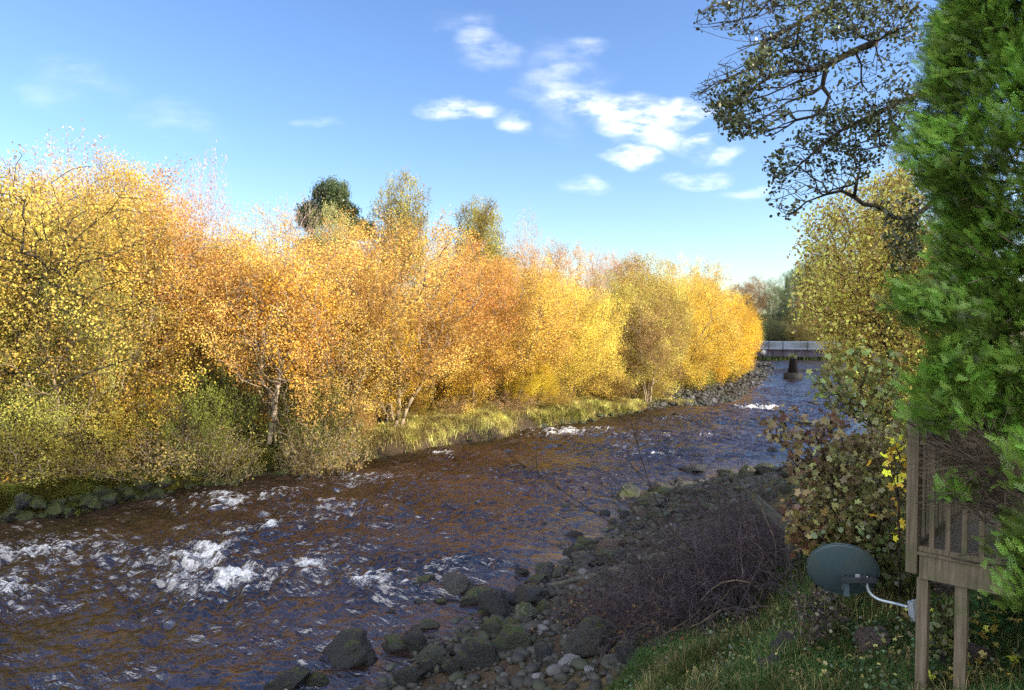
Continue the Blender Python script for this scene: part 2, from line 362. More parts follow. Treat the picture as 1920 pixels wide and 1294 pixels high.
# foam: (px, py, half-width px, half-height px, strength, lift)
FOAM = [(60, 1048, 95, 17, 1.0, .22), (205, 1044, 55, 12, .75, .12), (28, 1112, 52, 19, 1.1, .25), (130, 1142, 60, 7, .5, .05),
        (405, 1040, 45, 26, 1.25, .35), (330, 1062, 75, 14, .9, .14), (370, 1072, 40, 28, .9, .1), (420, 1100, 75, 22, 1.25, .22), (300, 1105, 70, 16, .65, .08), (340, 1130, 90, 14, .5, .04), (250, 1090, 60, 10, .45, .03),
        (580, 1070, 32, 20, 1.2, .3), (520, 1085, 60, 14, .6, .1), (650, 1082, 50, 14, .8, .1), (700, 1104, 55, 13, .95, .14), (560, 1110, 60, 12, .55, .05), (610, 1130, 60, 22, .4, .0), (600, 1175, 60, 25, .28, .0),
        (430, 945, 58, 12, 1.0, .12), (360, 955, 60, 8, .5, .04), (520, 997, 20, 8, 1.15, .14), (455, 1002, 22, 6, .9, .08), (630, 960, 60, 10, .9, .1), (400, 985, 70, 8, .5, .03), (560, 975, 80, 8, .45, .03),
        (650, 905, 60, 9, .8, .08), (760, 900, 40, 6, .55, .04), (680, 912, 30, 6, .7, .05), (700, 983, 45, 8, .6, .05), (620, 888, 30, 4, .6, .02), (550, 895, 45, 5, .6, .03), (310, 975, 25, 5, .5, 0),
        (825, 855, 22, 5, .9, .04), (1060, 815, 75, 5, 1.0, .06), (1010, 822, 50, 4, .7, .03), (1010, 840, 60, 4, .6, .02), (1170, 838, 25, 5, .7, .03), (1230, 856, 28, 5, .9, .03), (1290, 788, 45, 4, .7, .03),
        (1430, 768, 32, 3.5, 1.1, .05), (1330, 822, 30, 4, .8, .03), (1240, 820, 22, 4, .8, .03), (1300, 770, 70, 4, .5, .02), (1500, 757, 40, 4, .6, .03), (1380, 800, 40, 4, .5, .02), (1480, 735, 50, 3, .6, .03), (1250, 800, 40, 4, .5, .02), (1400, 780, 70, 4, .5, .02),
        (835, 1068, 30, 9, .8, .1), (880, 1062, 30, 7, .6, .05), (1050, 905, 60, 7, .4, .03), (770, 935, 40, 6, .45, .03), (700, 1290, 60, 25, .35, .0), (150, 1010, 90, 8, .35, .03), (60, 985, 30, 6, .3, 0)]
ROCKFOAM = []
yr = [7.2]
while yr[-1] < 135: yr.append(yr[-1] * 1.0030 + .004)
yr = np.array(yr); NXW = 520
xl = np.interp(yr, [7, 12, 17, 23, 30, 60, 106, 110, 135], [-42, -34, -26, -19, -12, 12, 34, 34, 34]) - 2
xr = np.interp(yr, [7, 13, 20, 30, 36, 45, 64, 90, 94, 135], [-4, 1, 4.5, 10, 17, 23, 35, 52, 130, 160]) + 2
T = np.linspace(0, 1, NXW); WX = xl[:, None] + (xr - xl)[:, None] * T[None]; WY = np.repeat(yr[:, None], NXW, 1)
fd = R(52); ux, uy = math.cos(fd), math.sin(fd)         # down-river axis
s_ = WX * ux + WY * uy; t_ = -WX * uy + WY * ux
rap = np.full(WX.shape, .30); foam = np.zeros(WX.shape); lift = np.zeros(WX.shape)
for (px, py, rx, ry, st, lf) in FOAM:
    c = W(px, py); sx = 1.3 * rx / F * c[1]; sy = 1.15 * max(ry * c[1] ** 2 / (F * 6.5), .12)
    wx = WX + vn2.fbm(WX * 1.1, WY * 1.1, 3) * sx * .9; wy = WY + vn3.fbm(WX * 1.3, WY * 1.3, 3) * sy * 1.1
    d2 = ((wx - c[0]) / sx) ** 2 + ((wy - c[1]) / sy) ** 2
    foam = np.maximum(foam, st * np.exp(-d2 * 1.1)); rap = np.maximum(rap, .30 + .9 * min(st, 1) * np.exp(-d2 * .18))
    lift += .32 * lf * np.exp(-d2 * 1.2)
dist = np.hypot(WX, WY)
base = vn.fbm(s_ * .55, t_ * .3, 2)
chop = 1 - 2 * np.abs(vn2.fbm(s_ * 1.7 + base * 1.2, t_ * .9, 3)); rip = 1 - 2 * np.abs(vn3.fbm(s_ * 5.2 + base * 2, t_ * 3.0, 3)); fine = vn.fbm(s_ * 14, t_ * 9, 2)
H = .07 * base + (rap * .17 + .02) * chop + rap * .055 * rip + .004 * fine + .022 * rip
calm = smooth(0.2, 2.2, -(-sdist(RPOLY, WX, WY))) * .85 + .15
H = H * calm + lift * (1 + .5 * rip)
crest = smooth(.62, .95, chop) * smooth(.4, .8, rip)
foam = np.maximum(foam, crest * (rap - .28) * 1.3)
foam = np.maximum(foam, crest * .62 * smooth(20, 45, dist) * smooth(.45, .75, vn2(s_ * .25, t_ * .5)))
foam = np.maximum(foam, crest * .55 * smooth(.42, .75, vn3(s_ * .3, t_ * .6)))
stk = smooth(.55, .9, 1 - 2 * np.abs(vn3.fbm(s_ * .5 + 3, t_ * 2.6 + 8, 3))); foam = np.maximum(foam, stk * .42 * smooth(.38, .9, rap))
ii = np.arange(WX.size).reshape(WX.shape)
q = np.stack([ii[:-1, :-1], ii[:-1, 1:], ii[1:, 1:], ii[1:, :-1]], -1).reshape(-1, 4)
wm, nt, out = newmat('river_water')
tc = nt.add('ShaderNodeTexCoord').outputs['Object']
rot = nt.mapping(tc, (1, 1, 1), (0, 0, -fd))
at = nt.add('ShaderNodeAttribute', attribute_name='foam').outputs['Fac']
fa = nt.noise(3.4, 8, nt.mapping(rot, (.6, 1.9, 1)), .70, 1.6); fb = nt.noise(13, 4, nt.mapping(rot, (1.6, 1, 1)), .6)
th = nt.math('ADD', nt.math('MULTIPLY', fa, 1.6), nt.math('MULTIPLY', fb, .7))
ff = nt.add('ShaderNodeMapRange', {0: nt.math('SUBTRACT', nt.math('ADD', nt.math('MULTIPLY', at, 1.05), .34), th), 1: -.10, 2: .50, 3: 0, 4: 1}, interpolation_type='SMOOTHSTEP').outputs[0]
ff = nt.math('MULTIPLY', ff, nt.add('ShaderNodeMapRange', {0: at, 1: .1, 2: .4, 3: 0, 4: 1}).outputs[0])
dcol = nt.ramp(nt.noise(.35, 3, rot), [(.35, (.012, .007, .006)), (.65, (.034, .019, .014))])
hh = nt.math('ADD', nt.noise(2.6, 4, nt.mapping(rot, (1.6, .8, 1)), .5, .8), nt.math('MULTIPLY', nt.noise(11, 2, nt.mapping(rot, (1.5, .9, 1))), .14))
bstr = nt.add('ShaderNodeMapRange', {0: nt.noise(.45, 3, nt.mapping(rot, (.6, 1.4, 1))), 1: .38, 2: .62, 3: .22, 4: 1.0}).outputs[0]
bn = nt.add('ShaderNodeBump', {'Strength': bstr, 'Distance': .17, 'Height': hh}).outputs[0]
wat = nt.add('ShaderNodeBsdfPrincipled', {'Base Color': dcol, 'Roughness': .19, 'IOR': 2.3, 'Normal': bn}).outputs[0]
fcol = nt.ramp(nt.noise(24, 4, rot, .7), [(.3, (.42, .40, .38)), (.60, (.86, .85, .83))])
fo = nt.add('ShaderNodeBsdfPrincipled', {'Base Color': fcol, 'Roughness': .55, 'Normal': bn}).outputs[0]
nt.l.new(nt.add('ShaderNodeMixShader', {0: ff, 1: wat, 2: fo}).outputs[0], out.inputs[0])
o = obj('river_water', mesh('river_water', np.stack([WX, WY, H], -1).reshape(-1, 3), [q], smooth=True, attrs={'foam': foam.ravel()}), wm)
tag(o, None, None, kind='structure')

def spline(pts, n=12):
    pts = np.asarray(pts, float); d = np.concatenate([[0], np.cumsum(np.linalg.norm(np.diff(pts, axis=0), axis=1))]); t = np.linspace(0, d[-1], n)
    out_ = np.stack([np.interp(t, d, pts[:, i]) for i in range(3)], 1)
    for _ in range(2): out_[1:-1] = (out_[:-2] + 2 * out_[1:-1] + out_[2:]) / 4
    return out_
# ------------------------------------------------------------------ tree kinds
def ell(rng, n, c, r, shell=2.0, lump=.28, seed=0, zmin=None):
    u_ = rng.normal(size=(n, 3)); u_ /= np.linalg.norm(u_, axis=1, keepdims=True)
    rr = rng.random(n) ** (1 / (shell + 1))
    lm = 1 + lump * 2 * (VN(seed)(u_[:, 0] * 2.2 + 9 + u_[:, 2] * 1.3, u_[:, 1] * 2.2 + 9 + u_[:, 2] * 2.1) - .5)
    p = np.array(c) + u_ * rr[:, None] * lm[:, None] * np.array(r)
    if zmin is not None: p = p[p[:, 2] > zmin]
    return p
def put_leaves(rng, pos, rad, tips, count, sig, size, tmpl=DIAMOND, rmax=.03, up=.15, zmin=None, clumps=1.2, seedn=0, patch=0.0):
    clumps = .8; c = np.where(rad < rmax)[0]
    if zmin is not None: c = c[pos[c, 2] > zmin]
    if patch:
        vv = VN(seedn + 50); pr = vv(pos[c, 0] * .8 + 40, pos[c, 2] * .8 + pos[c, 1] * .7 + 40); c = c[pr > patch]
    k = rng.choice(c, count); p = pos[k] + rng.normal(size=(count, 3)) * sig
    vv = VN(seedn + 90); cl = vv(p[:, 0] * clumps + 30, p[:, 1] * clumps + p[:, 2] * clumps * .9 + 30)
    return leaf_cards(rng, p, size, tmpl, up=up, clump=cl)
KIND = {}
def kind(key, h, wd, seed, npts, nleaf, sig, lsize, stems, crown, bark='bark', tip=.007, bf=.45, zmin=None, tmpl=DIAMOND, patch=0.0, leaf='leaf', rmax=.03, curve=.35, wig=.06, seg=.45):
    rng = np.random.default_rng(seed); st = stems(rng); pts = crown(rng, npts, seed)
    if zmin is not None: pts = pts[pts[:, 2] > zmin]
    pos, par, rad, tips = grow(rng, st, pts, bf=bf, tip=tip, curve=curve, wig=wig, seg=seg)
    tm = skel_mesh(key + '_trunk', pos, par, rad); tm.materials.append(M[bark])
    lm = None
    if nleaf:
        v, f, c = put_leaves(rng, pos, rad, tips, nleaf, sig, lsize, tmpl=tmpl, seedn=seed, patch=patch, rmax=rmax)
        lm = mesh(key + '_crown', v, f, attrs={'vc': c}); lm.materials.append(M[leaf])
    h = float(np.percentile(pos[:, 2], 98.5)); wd = float(np.percentile(np.abs(pos[:, :2]), 97) * 2)
    KIND[key] = (tm, lm, h, wd)
def stem(rng, h, lean=(0, 0), base=(0, 0), n=8, wob=.12):
    t = np.linspace(0, 1, n); p = np.zeros((n, 3)); p[:, 2] = h * t - .3 * (t == 0)
    p[:, 0] = base[0] + lean[0] * t ** 1.3 + np.cumsum(rng.normal(size=n)) * wob * .5 * (t > 0); p[:, 1] = base[1] + lean[1] * t ** 1.3 + np.cumsum(rng.normal(size=n)) * wob * .5 * (t > 0)
    return p
def multi(k, h, spread):
    return lambda rng: [np.concatenate([[[0, 0, -.4]], stem(rng, h * rng.uniform(.7, 1.1), (math.cos(a) * spread, math.sin(a) * spread), (math.cos(a) * .25, math.sin(a) * .25))[0:]]) for a in rng.uniform(0, 6.28, 1)[0] + np.arange(k) / k * 6.28]
for i, sd_ in enumerate((11, 12, 13)):
    kind(f'willow_{i}', 10, 8, sd_, 1500, 54000, .21, .078, multi(4, 5, 1.6), lambda r, n, s: ell(r, n, (0, 0, 5.6), (4, 4, 4.5), 1.5, .42, s), zmin=.9, patch=.33, tip=.0105, bark='bark_tan')
for i, sd_ in enumerate((21, 22)):
    kind(f'birch_{i}', 12, 5.2, sd_, 800, 40000, .20, .076, lambda rng: [stem(rng, 10.5, (.4, .2), n=12)], lambda r, n, s: ell(r, n, (0, 0, 7.4), (2.6, 2.6, 4.8), 1.5, .45, s), zmin=2.2, bark='bark_pale', bf=.25, patch=.25, tip=.009)
for i, sd_ in enumerate((31, 32)):
    kind(f'dense_{i}', 10, 9, sd_, 1300, 90000, .23, .084, multi(6, 4.5, 2.0), lambda r, n, s: ell(r, n, (0, 0, 4.9), (4.5, 4.5, 5.1), 2.0, .36, s), zmin=.2, patch=.27, tip=.009, bark='bark_tan')
kind('bare_0', 12, 9, 41, 3400, 1600, .15, .09, lambda rng: [stem(rng, 7, (.3, .1), n=9)], lambda r, n, s: ell(r, n, (0, 0, 7.8), (4.5, 4.5, 4.3), 1.2, .3, s), bark='bark_pink', tip=.0085, zmin=2.5, bf=.5)
kind('halfbare_0', 12, 9, 43, 3000, 8000, .16, .10, lambda rng: [stem(rng, 8, (.3, .1), n=9)], lambda r, n, s: ell(r, n, (0, 0, 7.4), (4.5, 4.5, 4.7), 1.3, .4, s), bark='bark_pink', tip=.008, zmin=2.0, bf=.5, patch=.4)
for i, sd_ in enumerate((51, 54)):
    kind(f'oak_{i}', 13, 11, sd_, 1700, 32000, .22, .13, lambda rng: [stem(rng, 8, (.5, .1), n=9, wob=.25)], lambda r, n, s: np.concatenate([ell(r, int(n * .45), (0, 0, 10), (3.4, 3.4, 3.0), 1.2, .3, s), ell(r, int(n * .3), (-2.6, 0, 7.6), (3, 3, 2), 1.2, .35, s + 1), ell(r, int(n * .25), (2.4, .5, 7), (3, 3, 2.2), 1.2, .35, s + 2)]), bark='bark', zmin=3.5, bf=.5, patch=.36, tip=.011)
for i, sd_ in enumerate((61, 62, 63)):
    kind(f'shrub_{i}', 3, 4, sd_, 900, 13000, .12, .07, multi(7, 1.3, .9), lambda r, n, s: ell(r, n, (0, 0, 1.3), (2, 2, 1.75), 1.6, .4, s), zmin=.1, tip=.0065, seg=.25, patch=.28)
kind('bramble_0', 2.2, 4.5, 66, 900, 3500, .12, .10, multi(7, 1.0, 1.1), lambda r, n, s: ell(r, n, (0, 0, .9), (2.25, 2.25, 1.3), 1.2, .4, s), bark='bark_pale', zmin=.05, tip=.0055, seg=.25, wig=.14)
def pine_pts(r, n, s):
    cs = [(.3, 0, 13.6, 1.9, .9), (2.4, .3, 11.9, 1.5, .7), (-2.7, -.2, 11.0, 1.5, .55), (2.2, 1, 9.4, 1.5, .5), (-.9, -1.2, 12.3, 1.5, .7), (-2.0, .8, 8.6, 1.4, .5)]
    return np.concatenate([ell(r, n // 6, c[:3], (c[3], c[3], c[4]), 1.2, .3, s + i) for i, c in enumerate(cs)])
kind('pine_0', 14.6, 7.5, 71, 900, 60000, .22, .22, lambda rng: [stem(rng, 12.5, (.4, .1), n=12)], pine_pts, tmpl=[(-.5, 0), (0, -.2), (.5, 0), (0, .2)], leaf='needle', bark='bark')
def cone_pts(r, n, s):
    z = r.random(n) ** 1.2 * 13; rr = (1 - z / 13.2) * 3.0 * np.sqrt(r.uniform(.3, 1, n)) * (1 + .2 * np.sin(z * 4)); a = r.uniform(0, 6.28, n)
    return np.stack([np.cos(a) * rr, np.sin(a) * rr, z + .5], 1)
kind('spruce_0', 13.5, 6, 73, 1100, 36000, .16, .15, lambda rng: [stem(rng, 13, (0, 0), n=12, wob=.03)], cone_pts, tmpl=[(-.5, 0), (0, -.15), (.5, 0), (0, .15)], leaf='needle', bf=.1)

def plant(key, px, topy, wpx, Y_, color, label, name='autumn_tree', cat='tree', group=None, X_=None, hmul=1.0, rz=None, lean=0.0, depthw=None, bark=None, zb=None):
    tm, lm, h, wd = KIND[key]
    if X_ is None: X_ = P(px, 600, Y_)[0]
    z0 = (tz(X_, Y_) if zb is None else zb) - .1
    top = P(px, topy, Y_)[2] if topy is not None else z0 + h * hmul
    width = wpx / F * Y_ if wpx else wd * hmul
    s = width / wd; rng = random.Random(int(abs(X_ * 31 + Y_ * 17) * 10))
    e = empty(name, (X_, Y_, z0), rng.uniform(0, 6.28) if rz is None else rz); e.scale = (s, s if depthw is None else depthw / wd, max(.5, (top - z0)) / h)
    e.rotation_euler[0] = lean
    t = obj('trunk', tm, parent=e)
    if bark: t.material_slots[0].link = 'OBJECT'; t.material_slots[0].material = M[bark]
    if lm:
        c = obj('crown', lm, parent=e); c.color = (*color, 1)
    tag(e, label, cat, group); return e
GOLD = (.60, .38, .085); AMBER = (.56, .345, .11); OLIVE = (.34, .29, .07); YEL = (.62, .44, .09); PINK = (.56, .38, .28); GRN = (.15, .19, .05); TAN = (.44, .29, .12); OGOLD = (.48, .35, .085)
BANK = 'autumn trees along the far left bank'
L = [  # kind, px, top, width px, Y, colour, label
 ('willow_0', -10, 335, 420, 27.5, (.50, .36, .08), 'olive gold tree with dark leaning limbs, at the left edge of the picture'),
 ('willow_1', 205, 372, 360, 29.5, (.52, .36, .08), 'olive and gold broad tree just right of the dark leaning limbs'),
 ('birch_0', 318, 352, 230, 31.5, (.66, .36, .11), 'tall orange birch with a pale upright stem, right under the pink bare crown'),
 ('willow_2', 535, 440, 330, 32.5, (.60, .36, .10), 'orange leaved tree with a dark forked trunk above the leaning pale trunks'),
 ('willow_1', 430, 455, 240, 35, (.5, .33, .05), 'yellow green tree behind and left of the dark forked trunk'),
 ('willow_0', 735, 430, 330, 37, (.60, .37, .10), 'broad amber willow crowned with fine twigs below the round topped oak'),
 ('birch_1', 885, 462, 150, 42, (.66, .34, .09), 'narrow bright orange pointed tree below the second oak'),
 ('willow_2', 820, 560, 230, 41, GOLD, 'golden tree leaning over dark forked boughs beside the grassy bank'),
 ('willow_0', 965, 500, 230, 45, GOLD, 'amber tree just right of the narrow orange pointed tree'),
 ('dense_0', 1060, 520, 205, 49.5, (.64, .48, .10), 'big round yellow tree with olive skirts reaching the mossy bank'),
 ('dense_1', 1185, 500, 190, 56, (.48, .39, .10), 'round tree, gold on top and olive grey below, before the shingle'),
 ('dense_0', 1275, 512, 185, 63, YEL, 'tall bright yellow round tree above the start of the far shingle'),
 ('willow_1', 1215, 560, 120, 54.5, TAN, 'thin greyish twiggy tree between two round yellow trees'),
 ('dense_1', 1340, 540, 150, 71, (.68, .43, .05), 'yellow tree with drooping skirts over the far shingle'),
 ('dense_0', 1378, 562, 100, 80, (.62, .38, .06), 'last golden tree of the left bank before the bridge'),
 ('willow_2', 120, 430, 260, 26.8, (.30, .29, .08), 'olive tree in front of the gold crowns near the left edge'),
 ('willow_0', 640, 520, 230, 34.5, (.54, .37, .10), 'tawny tree filling the gap right of the dark forked trunk'),
 ('willow_1', 890, 600, 200, 43.5, (.66, .42, .08), 'leafy golden tree trailing to the grass before the pointed orange tree'),
 ('dense_1', 985, 640, 120, 45.5, (.62, .46, .05), 'small lime yellow tree left of the big round yellow tree'),
]
L += [('willow_2', -190, 330, 330, 27, (.52, .36, .08), 'gold tree at the bend of the left bank, beyond the left edge'), ('willow_1', -330, 360, 330, 25, (.54, .35, .08), 'amber tree further round the bend, beyond the left edge')]
for a in L: plant(*a, group=BANK)
B = [
 ('halfbare_0', 105, 290, 260, 43, PINK, 'pinkish nearly bare crown rising at the far left above the gold trees'),
 ('willow_1', 240, 318, 230, 42, (.5, .33, .06), 'olive gold crown with flattish top right of the pinkish bare crown'),
 ('halfbare_0', 378, 322, 125, 41, (.6, .38, .28), 'slender pink tree with sparse leaves standing alone against the sky'),
 ('willow_2', 170, 350, 260, 38, (.56, .34, .14), 'rusty crown below the pinkish bare crown'),
 ('bare_0', 545, 388, 170, 52, (.5, .35, .12), 'grey bare tree spreading left of the dark pine'),
 ('oak_0', 628, 400, 120, 50, (.36, .36, .14), 'pale grey green crown under the dark pine top'),
 ('oak_0', 750, 342, 135, 56, (.33, .28, .06), 'olive oak with a rounded crown right of the dark pine'),
 ('oak_1', 893, 388, 130, 60, (.32, .27, .06), 'olive oak with dark spreading boughs, middle of the skyline'),
 ('bare_0', 815, 430, 110, 58, (.45, .35, .1), 'thin bare crown between the two olive oaks'),
 ('halfbare_0', 980, 425, 90, 58, (.66, .36, .08), 'sparse golden crown right of the second oak'),
 ('bare_0', 1115, 468, 60, 70, (.55, .3, .2), 'small bare pinkish crown showing above the yellow trees'),
 ('willow_0', 1040, 470, 150, 62, (.62, .33, .07), 'amber crown on the skyline left of the small bare crown'),
 ('willow_1', 1170, 488, 120, 75, (.6, .3, .1), 'rusty crown on the skyline right of the small bare crown'),
 ('willow_2', 660, 440, 170, 46, (.6, .33, .08), 'tawny crown at the foot of the dark pine'),
 ('willow_0', 450, 452, 190, 44, (.66, .42, .06), 'golden crown on the skyline between the slender pink tree and the bare tree'),
 ('dense_0', 1235, 506, 140, 74, YEL, 'yellow crown peeping over the round trees near the shingle'),
 ('dense_1', 1310, 528, 120, 88, (.66, .42, .05), 'distant yellow crown at the end of the tree line'),
 ('willow_2', 830, 470, 160, 50, (.6, .37, .10), 'amber crown below the second oak, behind the pointed orange tree'),
 ('willow_2', -60, 330, 260, 40, (.58, .38, .06), 'gold crown behind the leaning limbs, cut by the left edge'),
 ('willow_0', 580, 480, 200, 42, (.6, .35, .10), 'orange crown below the bare tree'),
 ('willow_1', 930, 500, 160, 52, (.62, .34, .06), 'amber crown below the sparse golden one'),
]
for a in B: plant(*a, name='skyline_tree', group='taller trees behind the left bank')
plant('pine_0', 627, 350, 112, 55, (.075, .105, .04), 'dark green pine with a flat rounded top on the skyline', name='pine_tree')
# dense wood further back that closes the gaps
rng = random.Random(4)
for i in range(26):
    t = i / 25; px = -140 + 1440 * t; Y_ = 40 + 42 * t + rng.uniform(-3, 3)
    plant(rng.choice(['dense_0', 'dense_1', 'willow_0', 'willow_2']), px, 540 + 15 * math.sin(i * 2) + 30 * t, 250 - 120 * t, Y_, rng.choice([GOLD, OGOLD, (.55, .40, .06), TAN]),
          'golden tree inside the wood, mostly hidden behind the bank trees', name='wood_tree', group='trees inside the left wood')
plant('willow_1', 715, 590, 165, 36.8, (.78, .52, .05), 'small bright yellow tree on the grass at the bank top', name='yellow_sapling', hmul=1, bark='bark_dark')
S = [ # shrubs on the left bank
 ('shrub_0', 425, 655, 140, 30.5, GRN, 'dark green bush left of the pale leaning trunks'), ('shrub_1', 590, 700, 150, 31.4, (.17, .19, .05), 'grey green bush right of the pale leaning trunks'),
 ('shrub_2', 345, 720, 150, 28.0, (.2, .22, .045), 'green bush above the mossy rocks'), ('shrub_0', 235, 690, 190, 27.5, (.42, .30, .05), 'golden olive bush over the left bank'),
 ('shrub_1', 60, 720, 240, 25.5, (.28, .26, .06), 'broad olive bush at the left edge above the water'), ('shrub_2', 150, 770, 190, 25.6, (.34, .28, .06), 'olive bush trailing leaves towards the river at left'),
 ('bramble_0', 20, 800, 230, 24.6, (.3, .26, .06), 'twiggy brown bush at the water by the left edge'), ('bramble_0', 270, 810, 230, 26.6, (.3, .22, .07), 'tangle of brown stems over the mossy left bank'),
 ('bramble_0', 130, 850, 220, 25.0, (.3, .24, .06), 'low brown tangle just above the dark waterline at left'), ('bramble_0', 400, 800, 160, 28.3, (.28, .24, .07), 'pale twiggy tangle below the green bushes'),
 ('bramble_0', 600, 780, 170, 30.8, (.34, .25, .09), 'bleached twigs hanging over the water right of the pale trunks'), ('bramble_0', 565, 815, 90, 30.2, (.3, .24, .08), 'small pale bramble beside the pale trunks'),
 ('shrub_1', 660, 745, 100, 34.5, (.5, .30, .12), 'russet low bush where the sunny grass begins'), ('shrub_0', 860, 690, 120, 41, (.62, .42, .05), 'yellow bush trailing onto the sunny grass'),
 ('bramble_0', 950, 740, 120, 42, (.42, .26, .1), 'brown twiggy bush at the end of the sunny grass'), ('shrub_2', 1015, 735, 120, 44.5, (.4, .27, .07), 'olive brown bush under the big round yellow tree'),
 ('shrub_0', 1130, 700, 110, 50, (.4, .28, .07), 'brownish bush above the last rocks of the mossy bank'), ('shrub_1', 1210, 705, 90, 55.5, (.45, .32, .06), 'straw coloured bush left of the far shingle'),
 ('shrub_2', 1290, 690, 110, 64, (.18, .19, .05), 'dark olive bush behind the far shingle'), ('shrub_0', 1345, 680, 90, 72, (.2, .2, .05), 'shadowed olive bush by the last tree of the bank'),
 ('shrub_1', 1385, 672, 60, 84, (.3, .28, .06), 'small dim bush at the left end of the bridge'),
 ('shrub_0', 770, 690, 90, 39, (.5, .36, .06), 'straw gold bush behind the sunny grass'), ('bramble_0', 850, 745, 80, 40, (.5, .33, .1), 'tawny dead stems on the sunny grass')]
S = [(k_, a_, b_ - 4, c_ * .9, Y_ + (.8 if Y_ < 32 else .5), *r_) for (k_, a_, b_, c_, Y_, *r_) in S]
S = [(k_, a_, b_, c_, Y_ + (1.3 if 940 < a_ < 1230 else 0), *r_) for (k_, a_, b_, c_, Y_, *r_) in S]
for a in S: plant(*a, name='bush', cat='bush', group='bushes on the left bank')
# tree with dark limbs at the left edge
rng = np.random.default_rng(19); b = G(12, 905); bz = tz(b[0], b[1]); off = np.array([b[0], b[1], bz]); yb = b[1] + .3
LB = [[(12, 860), (40, 740), (90, 680), (170, 625), (260, 575)], [(8, 850), (20, 700), (55, 600), (95, 500), (110, 420)], [(4, 850), (0, 700), (-20, 560), (-30, 420)], [(30, 780), (110, 720), (190, 690), (270, 665)], [(90, 500), (150, 440), (200, 400)], [(20, 700), (30, 560), (20, 440), (30, 370)]]
st = [spline([P(x, y, yb + .1 * i) for x, y in l], 12) for i, l in enumerate(LB)]
pos, par, rad, tips = grow(rng, st, np.concatenate([ell(rng, 420, P(110, 520, yb), (3.4, 2.4, 3.2), 1.3, .3, 3), ell(rng, 200, P(-20, 470, yb), (2.6, 2.4, 3.0), 1.3, .3, 3)]), bf=.4, tip=.012)
e = empty('dark_limbed_tree', off); obj('trunk', skel_mesh('dark_limbs', pos - off, par, rad), M['bark_dark'], e)
v_, f_, c_ = put_leaves(rng, pos, rad, tips, 9000, .2, .10, seedn=3, patch=.3); o = obj('crown', mesh('limbed_crown', v_ - off, f_, attrs={'vc': c_}), M['leaf'], e); o.color = (.46, .35, .08, 1)
tag(e, 'tree with several dark slanting limbs spreading in front of the olive crowns, far left', 'tree', BANK)
# leaning pale trunks
rng = np.random.default_rng(9)
b = G(497, 858, 20, 60); bx, by = b[0], b[1]; bz = tz(bx, by)
st = []
for (x0, x1, y1, r0) in ((492, 522, 715, .16), (505, 525, 700, .13), (517, 519, 712, .11)):
    p0 = P(x0, 835, by); p1 = P(x1, y1, by); t = np.linspace(0, 1, 7)[:, None]
    st.append(p0 + (p1 - p0) * t + rng.normal(size=(7, 3)) * .04)
pos, par, rad, tips = grow(rng, st, ell(rng, 500, P(530, 620, by), (2.6, 2.2, 2.6), 1.4, .3, 3), bf=.45, tip=.011)
e = empty('twin_trunk_tree', (bx, by, bz)); off = np.array([bx, by, bz])
obj('trunk', skel_mesh('twin_trunk', pos - off, par, np.maximum(rad, .0), 0), M['bark_pale'], e)
v_, f_, c_ = put_leaves(rng, pos, rad, tips, 6000, .2, .12, seedn=3, patch=.35); o = obj('crown', mesh('twin_crown', v_ - off, f_, attrs={'vc': c_}), M['leaf'], e); o.color = (.6, .32, .05, 1)
tag(e, 'tree with pale leaning trunks and dark forked boughs at the edge of the left bank', 'tree', BANK)

# far hill and bridge-end trees
FARH = 'trees on the far hill beyond the bridge'
hill = [('dense_0', 1402, 524, 66, 205, (.30, .17, .08), 'russet topped spreading tree, left one on the far hill'), ('willow_0', 1446, 527, 46, 205, (.16, .19, .08), 'green tree with open boughs in the middle of the far hill'),
        ('spruce_0', 1475, 524, 30, 200, (.022, .035, .03), 'dark narrow conifer on the far hill'), ('dense_0', 1508, 496, 90, 190, (.16, .20, .08), 'grey green round tree right of the dark conifer'),
        ('dense_1', 1550, 470, 110, 180, (.2, .2, .07), 'taller olive tree behind the bridge at right'), ('dense_0', 1420, 585, 60, 160, (.10, .12, .04), 'dark bushy tree low on the far slope at left'), ('dense_1', 1465, 575, 60, 155, (.05, .075, .04), 'very dark evergreen mass above the bridge'),
        ('dense_0', 1510, 570, 70, 150, (.16, .15, .05), 'olive tree above the middle of the bridge'), ('dense_1', 1560, 580, 70, 146, (.3, .13, .05), 'rust coloured bush above the right end of the bridge'), ('willow_0', 1590, 540, 90, 150, (.3, .25, .07), 'yellowish tree far behind the right end of the bridge'),
        ('dense_0', 1385, 560, 60, 175, (.14, .12, .05), 'brownish tree half hidden by the last golden tree'), ('shrub_0', 1440, 622, 70, 138, (.16, .13, .06), 'grey brown scrub just above the bridge parapet'), ('shrub_1', 1520, 622, 80, 136, (.17, .16, .05), 'olive scrub above the parapet right of the old pier'), ('shrub_2', 1400, 615, 60, 140, (.1, .1, .05), 'dark scrub above the left end of the parapet')]
hill += [(k_, px_, 592 + 6 * (i_ % 3), 75, 128 + 4 * (i_ % 3), c_, l_) for i_, (k_, px_, c_, l_) in enumerate([('dense_0', 1392, (.12, .13, .05), 'dim green bush leftmost behind the bridge railing'), ('dense_1', 1432, (.08, .10, .05), 'dark bush behind the round white plate of the bridge'), ('dense_0', 1478, (.13, .12, .05), 'brownish bush behind the bridge right above the old pier'), ('dense_1', 1525, (.20, .16, .05), 'olive bush behind the bridge, right of the old pier'), ('dense_0', 1568, (.3, .13, .05), 'russet bush behind the bridge near the hanging leaves')])]
for a in hill: plant(*a, name='hill_tree', group=FARH)

